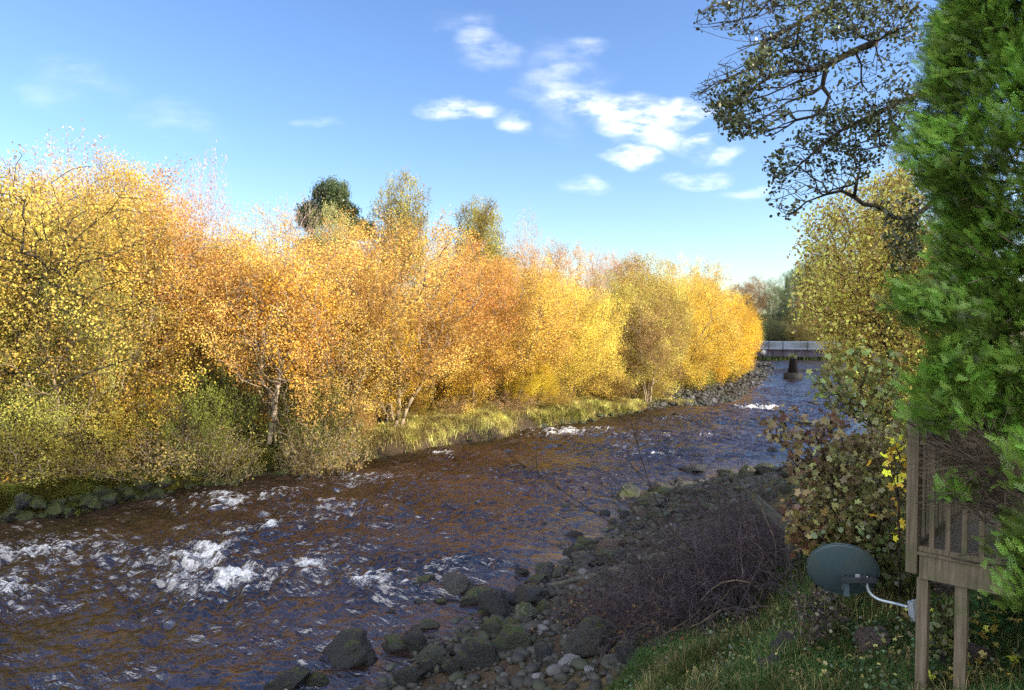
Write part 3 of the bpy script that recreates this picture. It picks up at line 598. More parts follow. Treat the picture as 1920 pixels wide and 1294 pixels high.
# right bank: the trees whose crowns the photograph shows
RB = 'trees on the right bank'
rb = [('willow_0', 1680, 335, 250, 17.5, (.50, .42, .09), 'tall yellow green tree rising behind the conifer', None), ('willow_2', 1665, 480, 180, 29, (.40, .31, .06), 'olive gold tree overhanging the far water at right', None),
      ('dense_1', 1740, 520, 180, 34, (.42, .30, .05), 'yellow tree behind the two dark stems of the right bank', None), ('willow_1', 1720, 430, 230, 20, (.36, .32, .07), 'olive tree close behind the conifer', None),
      ('dense_0', 1745, 590, 130, 44, (.3, .26, .06), 'dull gold tree where the right bank meets the bridge', None)]
for k, px, ty, wd, Y_, col, lab, _ in rb: plant(k, px, ty, wd, Y_, col, lab, name='river_tree', group=RB, bark='bark_dark')
# ------------------------------------------------------------------ rocks
def ico(sub):
    import bmesh
    bm = bmesh.new(); bmesh.ops.create_icosphere(bm, subdivisions=sub, radius=1)
    v = np.array([x.co[:] for x in bm.verts]); f = np.array([[q.index for q in x.verts] for x in bm.faces]); bm.free(); return v, f
IV, IF = ico(4); IV2, IF2 = ico(2)
def rockv(v, seed, cuts=14, amp=.30, flat=.7):
    r = np.random.default_rng(seed); p = v.copy() * np.array([1, r.uniform(.65, .9), flat])
    for i in range(cuts):
        n = r.normal(size=3); n /= np.linalg.norm(n); h = r.uniform(.42, .74); d = p @ n; m = d > h
        p[m] -= n * ((d[m] - h) * .95)[:, None]
    a = VN(seed); k = 1 + amp * (a.fbm(v[:, 0] * 1.7 + v[:, 2] + 7, v[:, 1] * 1.7 - v[:, 2] * .8 + 7, 4)) + .13 * a.fbm(v[:, 0] * 5 + v[:, 2] * 3, v[:, 1] * 5 - v[:, 2] * 2.5, 4)
    return p * k[:, None]
ROCKS = []
for i in range(9):
    me = mesh('boulder', rockv(IV, 100 + i, flat=(.7 if i % 3 else .5)), [IF], smooth=True); me.materials.append(M['rock']); ROCKS.append(me)
ROCKN = [0]
def rock(p, size, color=(.09, .085, .075), moss=.2, label=None, name='boulder', group=None, var=None, sink=.25, flat=1.0):
    i = ROCKN[0]; ROCKN[0] += 1; r = random.Random(i * 7 + 3)
    me = ROCKS[r.randrange(9) if var is None else var]; o = bpy.data.objects.new(name, me); C.objects.link(o)
    o.location = (p[0], p[1], p[2] + size * (.5 - sink) * flat); o.scale = (size * r.uniform(.9, 1.1), size * r.uniform(.8, 1.05), size * flat * r.uniform(.8, 1.1))
    o.rotation_euler = (r.uniform(-.2, .2), r.uniform(-.2, .2), r.uniform(0, 6.28)); o.color = (*color, moss)
    tag(o, label, 'rock', group); return o
DK = (.012, .012, .012); GY = (.045, .044, .042); PL = (.14, .135, .125); BR = (.085, .058, .042); GN = (.04, .046, .028)
def rpx(px, py, wpx, col, moss, label, z=0.0, **k):
    p = W(px, py, z) if z is not None else G(px, py); return rock(p, wpx / F * p[1] / 2, col, moss, label, **k)
# in the river
for a in [(545, 1292, 120, DK, .25, 'biggest dark mossy boulder in the water at the bottom of the picture'), (500, 1290, 46, DK, .5, 'small mossy boulder left against the biggest dark one in the water'), (590, 1288, 70, DK, .4, 'dark wet boulder right against the biggest one at the bottom'), (462, 1286, 24, DK, 0, 'small black stone alone left of the bottom boulders'),
          (630, 1236, 40, GN, .35, 'pale greenish stone awash above the bottom boulders'), (826, 1130, 34, GN, .45, 'green pointed stone in the water left of the rocky point'), (728, 1153, 30, DK, 0, 'flat black stone just under the surface'), (755, 1182, 12, DK, 0, 'tiny black stone below the flat black one'),
          (875, 1096, 34, GY, .1, 'round grey stone downstream of the small white ripple'), (866, 1082, 26, GY, .3, 'half drowned stone touching the round grey one'), (952, 1066, 26, GN, .4, 'small mossy stone in midstream left of the greenish pair'), (978, 1078, 38, DK, .15, 'low dark stone in midstream beside the small mossy one'),
          (1045, 1080, 46, GY, .25, 'rounded grey green stone in the shallows by the drifted trunk'), (1088, 1072, 44, BR, -.2, 'rounded red brown stone in the shallows by the drifted trunk'), (1050, 1026, 28, BR, -.2, 'small reddish stone left of the mossy block'), (1075, 1008, 36, DK, .1, 'flat dark slab above the mossy block in the shallows'),
          (1097, 1024, 56, GN, .6, 'mossy block in the shallows where thin stems cross'), (1140, 1035, 80, BR, 0, 'long brown half drowned boulder right of the mossy block'), (998, 1016, 22, DK, .2, 'small dark stone left of the flat dark slab'),
          (1100, 918, 26, DK, 0, 'flat dark stone left one of two upstream'), (1135, 920, 22, DK, 0, 'flat dark stone right one of two upstream'), (1172, 934, 52, GN, .55, 'bright mossy boulder with flat top in midstream'), (1150, 944, 26, GN, .7, 'mossy lump against the bright mossy boulder'),
          (1190, 950, 34, BR, .1, 'brown stone behind the bright mossy boulder'), (1134, 966, 30, DK, 0, 'low dark slab below the bright mossy boulder'), (1149, 984, 26, DK, .2, 'dark stone among the thin stems'), (1200, 968, 44, BR, .2, 'brown boulder crossed by stems'), (1200, 994, 40, DK, .1, 'dark boulder among the stems below the brown one'),
          (1245, 930, 48, GN, .65, 'mossy boulder on the shallows left of the stone beach'), (1295, 884, 60, DK, .15, 'long dark boulder at the head of the stone beach'), (1322, 878, 26, DK, .1, 'pointed dark stone right of the long dark boulder'), (1350, 868, 36, DK, .1, 'dark domed stone at the beach tip'), (1336, 912, 46, BR, .1, 'brown flat boulder edging the still pool'),
          (1246, 894, 20, DK, 0, 'small flat stone left of the long dark boulder'), (1170, 898, 14, DK, 0, 'tiny dark stone upstream of the mossy boulder'), (1340, 830, 14, DK, 0, 'lone dark stone in the blue reach'), (1345, 816, 22, DK, 0, 'flat stone in the blue reach'), (1082, 812, 18, DK, 0, 'black stone by the white ripple near the far bank'),
          (1305, 860, 34, DK, 0, 'low dark rib of rock upstream of the beach'), (1448, 849, 30, DK, 0, 'flat dark rock in the blue reach before the sapling'), (1430, 746, 16, GY, .1, 'round grey stone near the end of the shingle'), (1440, 739, 9, DK, 0, 'small dark stone above the round grey one'), (1525, 760, 28, DK, 0, 'dark rib in the water right of the old pier'),
          (1450, 693, 14, DK, 0, 'small stone left of the old pier'), (655, 1078, 40, DK, 0, 'dark boulder breaking the white water at right'), (720, 1086, 36, DK, 0, 'dark boulder in the foam furthest right of the rapid'),
          (462, 1034, 30, DK, 0, 'black boulder behind the tallest white splash'), (1215, 770, 20, DK, .1, 'rock at the foot of the mossy bank'), (655, 878, 18, DK, 0, 'small rock by the bleached twigs'), (1255, 765, 18, DK, 0, 'low rock left of the shingle'), (1366, 690, 6, DK, 0, 'speck of rock at the shingle head'),
          (440, 1086, 90, (.05, .03, .02), -.5, 'brown drowned boulder inside the white rapid'), (1270, 780, 26, DK, 0, 'dark rock just off the shingle')]:
    big = a[1] > 1280; o = rpx(a[0], a[1], a[2] * (.85 if big else 1), *a[3:6], z=-.02, group='boulders in the river', flat=.8 if big else .7, sink=.2 if big else .30)
# right shore: placed ones
sh = 'boulders on the near stony shore'
for a in [(925, 1150, 66, DK, .15, 'black wet boulder at the tip of the near stony point'), (950, 1130, 46, DK, 0, 'dark wedge shaped boulder behind the tip of the stony point'), (985, 1165, 50, (.15, .16, .12), .5, 'pale pointed boulder just inside the stony point'), (1022, 1150, 34, GN, .6, 'round green boulder right of the pale pointed one'), (1000, 1135, 34, DK, .2, 'dark boulder between the wedge and the round green one'),
          (935, 1192, 60, GN, .45, 'mossy grey boulder below the black wet ones'), (985, 1198, 40, PL, .1, 'pale boulder below the pointed one'), (1115, 1222, 95, GY, .35, 'largest boulder of the near shore, round with green side'), (965, 1220, 70, GN, .5, 'long mossy slab left of the largest boulder'), (1180, 1242, 60, DK, .2, 'dark square boulder right of the largest one'),
          (900, 1245, 80, DK, .35, 'dark broken boulder near the water, lower shore'), (845, 1258, 44, DK, .3, 'dark boulder at the very edge of the lower shore'), (842, 1252, 30, GN, .7, 'green topped boulder at the edge of the lower shore'), (1020, 1240, 56, DK, .2, 'dark block between pebbles of the lower shore'), (1068, 1250, 34, (.33, .34, .37), -.5, 'pale bluish stone below the largest boulder'),
          (1105, 1262, 26, (.36, .37, .4), -.5, 'small whitish stone right of the pale bluish one'), (770, 1285, 60, DK, .25, 'dark rock at the lower left end of the near shore'), (800, 1262, 40, DK, .3, 'dark round rock up from the lower left end'), (830, 1215, 22, DK, .1, 'small black rock standing in the shallows'), (870, 1205, 40, DK, .3, 'low black rock under the mossy grey one'),
          (1480, 1160, 36, (.16, .12, .11), -.3, 'red brown stone on the grass slope below the dish'), (1480, 1225, 90, (.07, .06, .06), 0, 'dark stone block sunk in the grass slope'), (1640, 1215, 90, (.17, .13, .11), .1, 'broad brown stone in the grass left of the deck post'), (1450, 1262, 60, (.08, .07, .07), .1, 'flat dark stone low on the grass slope'), (1840, 1245, 90, (.15, .10, .09), -.1, 'reddish stone under the deck, amid ivy'),
          (1775, 1120, 80, (.12, .10, .09), .1, 'grey stone in the shade between the deck posts'), (1770, 1250, 44, (.06, .055, .05), .2, 'dark stone at the foot of the deck post')]:
    o = rpx(a[0], a[1], a[2] * (1.25 if a[0] < 1200 else 1), *a[3:6], z=None, group=sh, flat=.95, sink=.22)
for i, (px, py, wd) in enumerate([(1310, 930, 40), (1345, 935, 46), (1390, 925, 44), (1440, 940, 54), (1460, 915, 46), (1400, 895, 50), (1440, 890, 56), (1480, 925, 60), (1500, 950, 50), (1380, 905, 34), (1420, 960, 44), (1330, 955, 40), (1475, 895, 44), (1360, 890, 38), (1510, 900, 44), (1540, 930, 50)]):
    rpx(px, py, wd, GN if i % 3 else DK, .45, 'mossy green boulder of the stone beach beyond the tangle of stems', z=None, group='mossy boulders beyond the thicket', flat=.8)
rng = np.random.default_rng(77); rr = random.Random(77)
cnt = 0
pal = [DK, DK, DK, GN, GY, (.05, .047, .042), GN, (.07, .068, .062)]
while cnt < 150:   # the rest of the near shore
    t = rng.random(); y = 11.5 + 21 * t ** .8; xr_ = np.interp(y, RPOLY[:, 1], RPOLY[:, 0]); d = rng.uniform(-.9, 3.2) if cnt % 5 else rng.uniform(-3.2, -.5); x = xr_ + d
    s = rng.uniform(.13, .30) if rng.random() < .6 else rng.uniform(.3, .55) * (1.25 if d < 1 else .8)
    rock((x, y, max(tz(x, y), -.05)), s, rr.choice(pal), rng.uniform(-.1, .5), 'dark or mossy river stone lying on the stony near shore', name='shore_stone', group='stones of the near shore', flat=.8); cnt += 1
cnt = 0
while cnt < 120:   # far shingle and bank foot
    if rng.random() < .72: px = rng.uniform(1215, 1440); base_ = np.interp(px, [1215, 1290, 1367, 1398, 1440], [770, 764, 756, 737, 716]); py = base_ - rng.uniform(-3, 34) * (1 if px > 1250 else .4)
    else: px = rng.uniform(1240, 1440); py = rng.uniform(690, 730)
    q = G(px, py)
    if q[1] > 118: continue
    rock(q, rng.uniform(.16, .45), rr.choice([DK, GY, (.14, .14, .14), (.08, .08, .085), GN]), rng.uniform(-.5, .1), 'grey stone of the far shingle bank under the last golden trees', name='shingle_stone', group='stones of the far shingle', flat=.7); cnt += 1
for i, px in enumerate(list(range(5, 560, 13)) + list(range(12, 560, 31)) + list(range(1000, 1220, 18)) + list(range(600, 930, 40))):   # mossy lumps at the foot of the left bank
    Yb = np.interp(px, [0, 600, 930, 1230], [985, 880, 824, 768]) - rng.uniform(0, 8) - (18 if i % 3 == 2 and px < 560 else 0); q = G(px, Yb + 3, 14, 90)
    rock((q[0], q[1], max(q[2], 0)), rng.uniform(.22, .55) * (.5 if 580 < px < 950 else 1), rr.choice([DK, (.03, .03, .022), (.04, .045, .025)]), rng.uniform(.45, .95), 'mossy dark rock in the undercut foot of the left bank', name='bank_rock', group='rocks at the foot of the left bank', flat=.75, sink=.3)
# pebbles: nobody could count them
def pebbles(name, xs, ys, sz, seed):
    r = np.random.default_rng(seed); tm = [rockv(IV2, 300 + i, cuts=5) for i in range(8)]; parts = []
    zs = terrain(xs, ys)
    for i in range(8):
        k = np.arange(i, len(xs), 8); n = len(k); a = r.uniform(0, 6.28, n); s = sz[k]; T_ = tm[i]
        ca, sa = np.cos(a)[:, None], np.sin(a)[:, None]
        v = np.stack([(T_[:, 0] * ca - T_[:, 1] * sa) * s[:, None] + xs[k][:, None], (T_[:, 0] * sa + T_[:, 1] * ca) * s[:, None] + ys[k][:, None], T_[None, :, 2] * s[:, None] * .8 + zs[k][:, None] + s[:, None] * .25], -1)
        f = IF2[None] + (np.arange(n) * len(T_))[:, None, None]
        c = np.ones((n, 4), np.float32); c[:, 0] = r.random(n)
        parts.append((v.reshape(-1, 3), [f.reshape(-1, 3)], np.repeat(c, len(T_), 0)))
    v, f, c = merge(parts); o = obj(name, mesh(name, v, f, smooth=True, attrs={'vc': c}), M['pebble']); tag(o, None, None, kind='stuff'); return o
n = 9000; y = rng.uniform(9.5, 34, n) ; x = np.interp(y, RPOLY[:, 1], RPOLY[:, 0]) + rng.uniform(-.5, 4.8, n); pebbles('shore_pebbles', x, y, np.clip(rng.lognormal(-2.95, .6, n), .02, .18), 5)
px = rng.uniform(1215, 1450, 2600); py = np.interp(px, [1215, 1290, 1367, 1398, 1440], [770, 764, 756, 737, 716]) - rng.uniform(-1, 42, 2600) * np.interp(px, [1215, 1260], [.3, 1])
q = np.array([W(a, b, .15) for a, b in zip(px, py)]); m = q[:, 1] < 112; pebbles('far_shingle', q[m, 0], q[m, 1], rng.uniform(.08, .26, m.sum()), 6)

# ------------------------------------------------------------------ boxes and tubes
def boxv(sz, c=(0, 0, 0), rot=None, bev=.006):
    """bevelled box as arrays, centred at c"""
    import bmesh
    bm = bmesh.new(); bmesh.ops.create_cube(bm, size=1); bmesh.ops.scale(bm, vec=sz, verts=bm.verts)
    if bev: bmesh.ops.bevel(bm, geom=bm.edges[:], offset=min(bev, min(sz) * .3), segments=2, affect='EDGES', profile=.6)
    if rot is not None: bmesh.ops.transform(bm, matrix=rot, verts=bm.verts)
    bmesh.ops.translate(bm, vec=c, verts=bm.verts)
    return bm
def boxo(name, mat, parent, items):
    import bmesh
    me = bpy.data.meshes.new(name); big = bmesh.new()
    for it in items:
        bm = boxv(*it[:1], **it[1]) if isinstance(it[1], dict) else boxv(it[0], it[1])
        tmp = bpy.data.meshes.new('t'); bm.to_mesh(tmp); bm.free(); big.from_mesh(tmp); bpy.data.meshes.remove(tmp)
    big.to_mesh(me); big.free(); return obj(name, me, mat, parent)
def tube(name, pts, rad, mat, parent=None, sides=10):
    pts = np.asarray(pts, float); rad = np.full(len(pts), rad) if np.isscalar(rad) else np.asarray(rad)
    v, f = batch_tubes(pts[None], rad[None], sides); return obj(name, mesh(name, v, f, smooth=True), mat, parent)
def plain(name, col, rough=.5, metal=0.0, spec=.4, var=.25, sc_=8):
    return surf_mat(name, lambda nt, tc: nt.ramp(nt.noise(sc_, 5, tc, .65), [(.3, tuple(c * (1 - var) for c in col)), (.7, tuple(c * (1 + var) for c in col))]), rough, spec)

# ------------------------------------------------------------------ bridge and old pier
def stone_col(c1, c2, s=1.5):
    def fn(nt, tc):
        b_ = nt.add('ShaderNodeTexBrick', {'Vector': nt.mapping(tc, (1, 1, 1), (R(90), 0, 0)), 'Scale': s, 'Mortar Size': .012, 'Color1': (*c1, 1), 'Color2': (*c2, 1), 'Mortar': (.03, .03, .03, 1)}).outputs[0]
        return nt.mix(nt.noise(3, 6, tc, .7), b_, (.014, .016, .014))
    return fn
M['pier'] = surf_mat('blackened_stone', stone_col((.018, .017, .02), (.03, .028, .03)), .8, .3, lambda nt, tc: nt.noise(5, 6, tc), .5, .05)
M['parapet'] = plain('grey_blue_painted_steel', (.19, .23, .29), .6, var=.08, sc_=1)
M['girder'] = surf_mat('stained_bridge_girder', lambda nt, tc: nt.ramp(nt.noise(1.2, 6, nt.mapping(tc, (1, 1, .3)), .7), [(.3, (.03, .024, .026)), (.5, (.055, .05, .065)), (.7, (.11, .105, .13))]), .8, .2)
M['steel_pale'] = plain('pale_board', (.22, .22, .23), .7)
M['white'] = plain('white_paint', (.7, .7, .68), .5, var=.05)
YB = 100.0
ba = P(1375, 642, YB + 1.5); bb = P(1600, 640, YB - 2.0); L_ = np.linalg.norm((bb - ba)[:2]); ang = math.atan2(bb[1] - ba[1], bb[0] - ba[0])
ztop = P(1480, 641, YB)[2]; zdk = P(1480, 655, YB)[2]; zbt = P(1480, 668, YB)[2]
br = empty('footbridge', (ba[0], ba[1], zbt), ang); tag(br, 'low grey bridge with a pale blue railing crossing the river in the distance', 'bridge')
L2 = L_ + 12
boxo('girder', M['girder'], br, [((L2, .35, zdk - zbt - .12), dict(c=(L2 / 2 - 4, -.9, (zdk - zbt) / 2 - .06))), ((L2, .35, zdk - zbt - .12), dict(c=(L2 / 2 - 4, 1.3, (zdk - zbt) / 2 - .06)))] + [((.16, .12, zdk - zbt - .14), dict(c=(x, -1.13, (zdk - zbt) / 2 - .06))) for x in np.arange(-2, L2 - 5, 2.4)])
boxo('deck', M['girder'], br, [((L2, 2.9, .12), dict(c=(L2 / 2 - 4, .2, zdk - zbt - .03)))])
boxo('railing', M['parapet'], br, [((.05, .03, ztop - zdk - .1), dict(c=(x, sy, (zdk - zbt) + (ztop - zdk) / 2), bev=0)) for sy in (-1.15, 1.5) for x in np.arange(-3.9, L2 - 4, .13)] + [((L2, .07, .08), dict(c=(L2 / 2 - 4, sy, zz), bev=0)) for sy in (-1.15, 1.5) for zz in (ztop - zbt, zdk - zbt + .12)])
boxo('post', M['girder'], br, [((.10, .12, ztop - zdk + .1), dict(c=(x, -1.25, (zdk - zbt) + (ztop - zdk) / 2 + .03))) for x in (1, 4.5, 6.3, 9.4, 12, 14.6, 17)])
tube('round_plate', [P(1429, 661, YB) - np.array([ba[0], ba[1], zbt]) + np.array(v) for v in ((0, -.55, 0), (0, -.70, 0))], .36, M['steel_pale'], br, 20).rotation_euler = (0, 0, -ang)
boxo('abutment', M['pier'], br, [((3, 3.6, 4.0), dict(c=(-2.6, .2, -1.1 + .5), bev=.05)), ((3, 3.6, 4.0), dict(c=(L2 - 5.6, .2, -.6), bev=.05))])
pc = W(1492, 712); d0 = pc[1]
def prism(name, levels, mat, parent):
    v = []; f = []
    for (hx, hy, z) in levels: v += [(-hx, -hy, z), (hx, -hy, z), (hx, hy, z), (-hx, hy, z)]
    for i in range(len(levels) - 1):
        for k in range(4): f.append([i * 4 + k, i * 4 + (k + 1) % 4, i * 4 + 4 + (k + 1) % 4, i * 4 + 4 + k])
    n_ = len(levels) * 4; f.append([3, 2, 1, 0]); f.append([n_ - 4, n_ - 3, n_ - 2, n_ - 1]); return obj(name, mesh(name, v, [np.array(f)]), mat, parent)
pe = empty('old_pier', (pc[0], pc[1] + .8, 0), R(-18)); tag(pe, 'old tapering black stone pier standing alone in the river before the bridge', 'pier')
k1 = d0 / F
prism('footing', [(17 * k1, 14 * k1, -.6), (16.5 * k1, 14 * k1, 11 * k1), (15 * k1, 12.5 * k1, 12.5 * k1)], M['pier'], pe)
prism('shaft', [(9.2 * k1, 8.5 * k1, 12.4 * k1), (6 * k1, 6 * k1, 38 * k1), (6.6 * k1, 6.6 * k1, 38.4 * k1), (6.6 * k1, 6.6 * k1, 41 * k1), (4 * k1, 4 * k1, 43 * k1)], M['pier'], pe)
v_, f_, c_ = leaf_cards(np.random.default_rng(1), np.random.default_rng(2).normal(size=(120, 3)) * np.array([.2, .2, .09]) + np.array([0, 0, 44 * k1]), .16, DIAMOND, up=.5)
o = obj('moss_tuft', mesh('moss_tuft', v_, f_, attrs={'vc': c_}), M['grass'], pe); o.color = (.12, .16, .05, 1)

# ------------------------------------------------------------------ driftwood trunk
lp = spline([W(1010, 1103, .02), W(1080, 1088, .12), W(1150, 1072, .25), W(1215, 1052, .45), W(1290, 1030, .8)], 14)
o = tube('driftwood_log', lp, np.linspace(.05, .16, 14) * (1 + .12 * np.sin(np.arange(14) * 2.1)), M['wood_old'], None, 10); tag(o, 'long pale drifted trunk lying from the thicket into the shallows', 'log')

# ------------------------------------------------------------------ tangles of bare stems
def arcs(rng, start, d0_, length, n=9, curl=.5, grav=.35):
    Mn = len(start); d = d0_ / np.linalg.norm(d0_, axis=1, keepdims=True); p = start.copy(); out_ = [p.copy()]; st_ = (length / (n - 1))[:, None]
    ax = rng.normal(size=(Mn, 3)) * curl
    for i in range(n - 1):
        d = d + np.cross(ax, d) / (n - 1) * 1.6 + rng.normal(size=(Mn, 3)) * .10; d[:, 2] -= grav / (n - 1); d /= np.linalg.norm(d, axis=1, keepdims=True)
        p = p + d * st_; out_.append(p.copy())
    return np.stack(out_, 1)
def thicket(name, starts, lean, length, r0, twigs, seed, curl=.7, grav=.8, floor=True):
    rng = np.random.default_rng(seed); n = len(starts); d = rng.normal(size=(n, 3)) * 1.0 + np.array(lean)
    A = arcs(rng, starts, d, rng.uniform(.6, 1.25, n) * length, 10, curl, grav)
    k = rng.integers(0, n, n * twigs); j = rng.integers(2, 10, n * twigs); s = A[k, j]; dd = rng.normal(size=(n * twigs, 3)) + (A[k, np.minimum(j + 1, 9)] - A[k, j - 1]) * 4
    B_ = arcs(rng, s, dd, rng.uniform(.2, .75, n * twigs) * length * .5, 7, .9, .3)
    for Q in (A, B_):
        if floor: h_ = terrain(Q[..., 0], Q[..., 1]); Q[..., 2] = np.maximum(Q[..., 2], h_ + .02)
    ra = r0 * rng.uniform(.6, 1.6, n)[:, None] * np.linspace(1, .35, 10)[None]; rb = r0 * .42 * rng.uniform(.6, 1.4, n * twigs)[:, None] * np.linspace(1, .4, 7)[None]
    va, fa_ = batch_tubes(A, ra, 4); vb, fb_ = batch_tubes(B_, rb, 3)
    v, f, _ = merge([(va, fa_), (vb, fb_)]); return mesh(name, v, f, smooth=True), A
def gpts(rng, poly_px, n):
    """random ground points seen inside a pixel polygon"""
    pp = np.array(poly_px, float); out_ = []
    while len(out_) < n:
        a = rng.uniform(pp.min(0), pp.max(0)); ins = False
        for (x1, y1), (x2, y2) in zip(pp, np.roll(pp, -1, 0)):
            if (y1 > a[1]) != (y2 > a[1]) and a[0] < (x2 - x1) * (a[1] - y1) / (y2 - y1) + x1: ins = not ins
        if ins: out_.append(a)
    return np.array(out_)
def inside3(rng, poly_px, n, y0, y1):
    a = gpts(rng, poly_px, n); Yd = rng.uniform(y0, y1, n); return np.array([P(q[0], q[1], d) for q, d in zip(a, Yd)])
rng = np.random.default_rng(31)
g1 = gpts(rng, [(1215, 1120), (1300, 1100), (1400, 1080), (1465, 1085), (1440, 1140), (1340, 1180), (1230, 1190), (1150, 1150)], 520); s1 = np.array([G(*a) for a in g1])
mt, A1 = thicket('thicket_stems', s1, (-.25, .05, .75), 2.15, .0085, 11, 3, 1.8, .2); e = empty('bramble_thicket', s1.mean(0)); o = obj('stems', mt, M['twig'], e); o.location = -s1.mean(0)
tag(e, 'big dark purple brown thicket of bare tangled stems on the near bank', 'thicket')
mt, _ = thicket('pale_stems', s1[::4], (-.25, .05, .9), 1.9, .006, 6, 13, 2.0, .3); o = obj('pale_stems', mt, M['bark'], e); o.location = -s1.mean(0)
sb = arcs(rng, s1[:26], rng.normal(size=(26, 3)) * .8 + np.array([0, 0, .9]), rng.uniform(.8, 1.7, 26), 9, .8, .6); 
for sb1 in sb[:14]: o = tube('bleached_cane', sb1 + np.array([0, -.12, .1]) - s1.mean(0), np.linspace(.016, .006, 9), M['bark'], e, 5)
g2 = gpts(rng, [(1060, 1135), (1130, 1120), (1240, 1130), (1300, 1180), (1270, 1215), (1180, 1215), (1060, 1180)], 400); s2 = np.array([G(*a) for a in g2])
mt, A2 = thicket('low_stems', s2, (-.1, 0, .55), 1.0, .006, 8, 5, 1.0, 1.0); e = empty('low_brambles', s2.mean(0)); o = obj('stems', mt, M['twig'], e); o.location = -s2.mean(0)
v_, f_, c_ = leaf_cards(rng, s2[rng.integers(0, 400, 900)] + rng.normal(size=(900, 3)) * np.array([.25, .25, .08]) + np.array([0, 0, .15]), .055, OVAL, up=.5); o = obj('dead_leaves', mesh('dead_leaves', v_, f_, attrs={'vc': c_}), M['leaf'], e); o.color = (.16, .09, .05, 1); o.location = -s2.mean(0)
tag(e, 'low brown mat of brambles sprawling over the boulders below the thicket', 'brambles')
g3 = gpts(rng, [(1310, 1050), (1400, 990), (1480, 985), (1480, 1060), (1400, 1085)], 260); s3 = np.array([G(*a) for a in g3])
mt, A3 = thicket('back_stems', s3, (-.2, .1, 1.1), 1.9, .007, 10, 8, 1.8, .2); e = empty('back_thicket', s3.mean(0)); o = obj('stems', mt, M['twig'], e); o.location = -s3.mean(0)
tag(e, 'upper part of bare stems beside the sloping grey plank', 'thicket')
def stems_from(name, label, lines, mat, twigs=9, seed=2, tl=.5, r=.012, cat='sapling', leaves=None):
    rng = np.random.default_rng(seed); parts = []; base = None; alltips = []
    for (Yd, pts, rr_) in lines:
        q = spline([P(a, b, Yd + (c_[0] if c_ else 0)) for a, b, *c_ in pts], 16); base = q[0] if base is None else base
        parts.append(batch_tubes(q[None], (np.linspace(1, .25, 16) * rr_)[None], 5))
        for lev in range(2):
            m_ = twigs if lev == 0 else twigs * 3
            if lev == 0: j = rng.integers(4, 15, m_); s = q[j]; d = (q[np.minimum(j + 1, 15)] - q[j - 1]); d /= np.linalg.norm(d, axis=1, keepdims=True)
            else: a_ = rng.integers(0, len(T1), m_); b_ = rng.integers(2, 7, m_); s = T1[a_, b_]; d = T1[a_, b_] - T1[a_, b_ - 1]; d /= np.linalg.norm(d, axis=1, keepdims=True)
            T1n = arcs(rng, s, d + rng.normal(size=(m_, 3)) * .55, rng.uniform(.4, 1, m_) * tl * (1 if lev == 0 else .45), 8, .3, -.15)
            parts.append(batch_tubes(T1n, (np.linspace(1, .4, 8) * rr_ * (.38 if lev == 0 else .22))[None].repeat(m_, 0), 3)); alltips.append(T1n[:, 3:].reshape(-1, 3))
            if lev == 0: T1 = T1n
    v, f, _ = merge(parts); e = empty(name, base); o = obj('stems', mesh('stems', v - base, f, smooth=True), mat, e)
    if leaves:
        col, cnt_, sz = leaves; at_ = np.concatenate(alltips); p = at_[rng.integers(0, len(at_), cnt_)] + rng.normal(size=(cnt_, 3)) * .03
        v, f, c = leaf_cards(rng, p - base, sz, OVAL, up=.2); o = obj('leaves', mesh('leaves', v, f, attrs={'vc': c}), M['leaf_near'], e); o.color = (*col, 1)
    tag(e, label, cat); return e
stems_from('bare_sapling', 'arching dark bare stems reaching left over the river from the thicket', [
    (11.2, [(1300, 1040), (1240, 1035), (1160, 990), (1090, 945), (1010, 890), (965, 862)], .016), (11.2, [(1300, 1040), (1255, 1020), (1190, 960), (1140, 925), (1110, 880)], .012),
    (11.0, [(1310, 1040), (1262, 1000), (1228, 935), (1205, 870), (1180, 780)], .014), (11.3, [(1305, 1045), (1220, 1050), (1130, 1060), (1060, 1030), (1000, 1010)], .010), (11.3, [(1300, 1035), (1240, 990), (1180, 930), (1100, 850)], .008),
    (11.0, [(1290, 1050), (1200, 1075), (1120, 1050), (1060, 980)], .008), (11.1, [(1330, 1020), (1290, 960), (1262, 900), (1250, 850)], .007)], M['bark_dark'], 10, 4, .75)
stems_from('upright_twigs', 'thin upright bare twigs standing above the thicket', [(10.6, [(1392, 990), (1388, 900), (1398, 825)], .007), (10.6, [(1360, 1000), (1345, 930), (1352, 870)], .006), (10.4, [(1388, 970), (1384, 860), (1380, 838)], .005), (10.4, [(1420, 985), (1432, 930), (1425, 880)], .006)], M['bark_dark'], 7, 6, .35, cat='twigs')

# ------------------------------------------------------------------ fence with sloping plank
gf = G(1474, 1085); Yf = gf[1]
fe = empty('fence', gf); tag(fe, 'leaning old fence with grey planks and two posts beside the thicket', 'fence')
def seg_box(name, a, b, w_, h_, mat, parent, off, up=(0, 0, 1), bev=.006):
    a = np.array(a); b = np.array(b); z = b - a; L = np.linalg.norm(z); m = Vector(z).to_track_quat('Z', 'Y').to_matrix().to_4x4()
    o = boxo(name, mat, parent, [((w_, h_, L), dict(bev=bev))]); o.matrix_parent_inverse = Matrix(); o.location = (a + b) / 2 - off; o.rotation_euler = m.to_euler(); return o
seg_box('post', P(1478, 1090, Yf), P(1480, 975, Yf), .10, .10, M['wood_old'], fe, gf); seg_box('post', P(1495, 1062, Yf + .5), P(1493, 985, Yf + .5), .08, .08, M['wood_old'], fe, gf)
seg_box('plank', P(1418, 938, Yf + .9), P(1478, 992, Yf - .08), .035, .19, M['wood_old'], fe, gf); seg_box('plank', P(1500, 1010, Yf - .05), P(1562, 1052, Yf - .7), .03, .14, M['wood_old'], fe, gf)
gb = G(1520, 945)
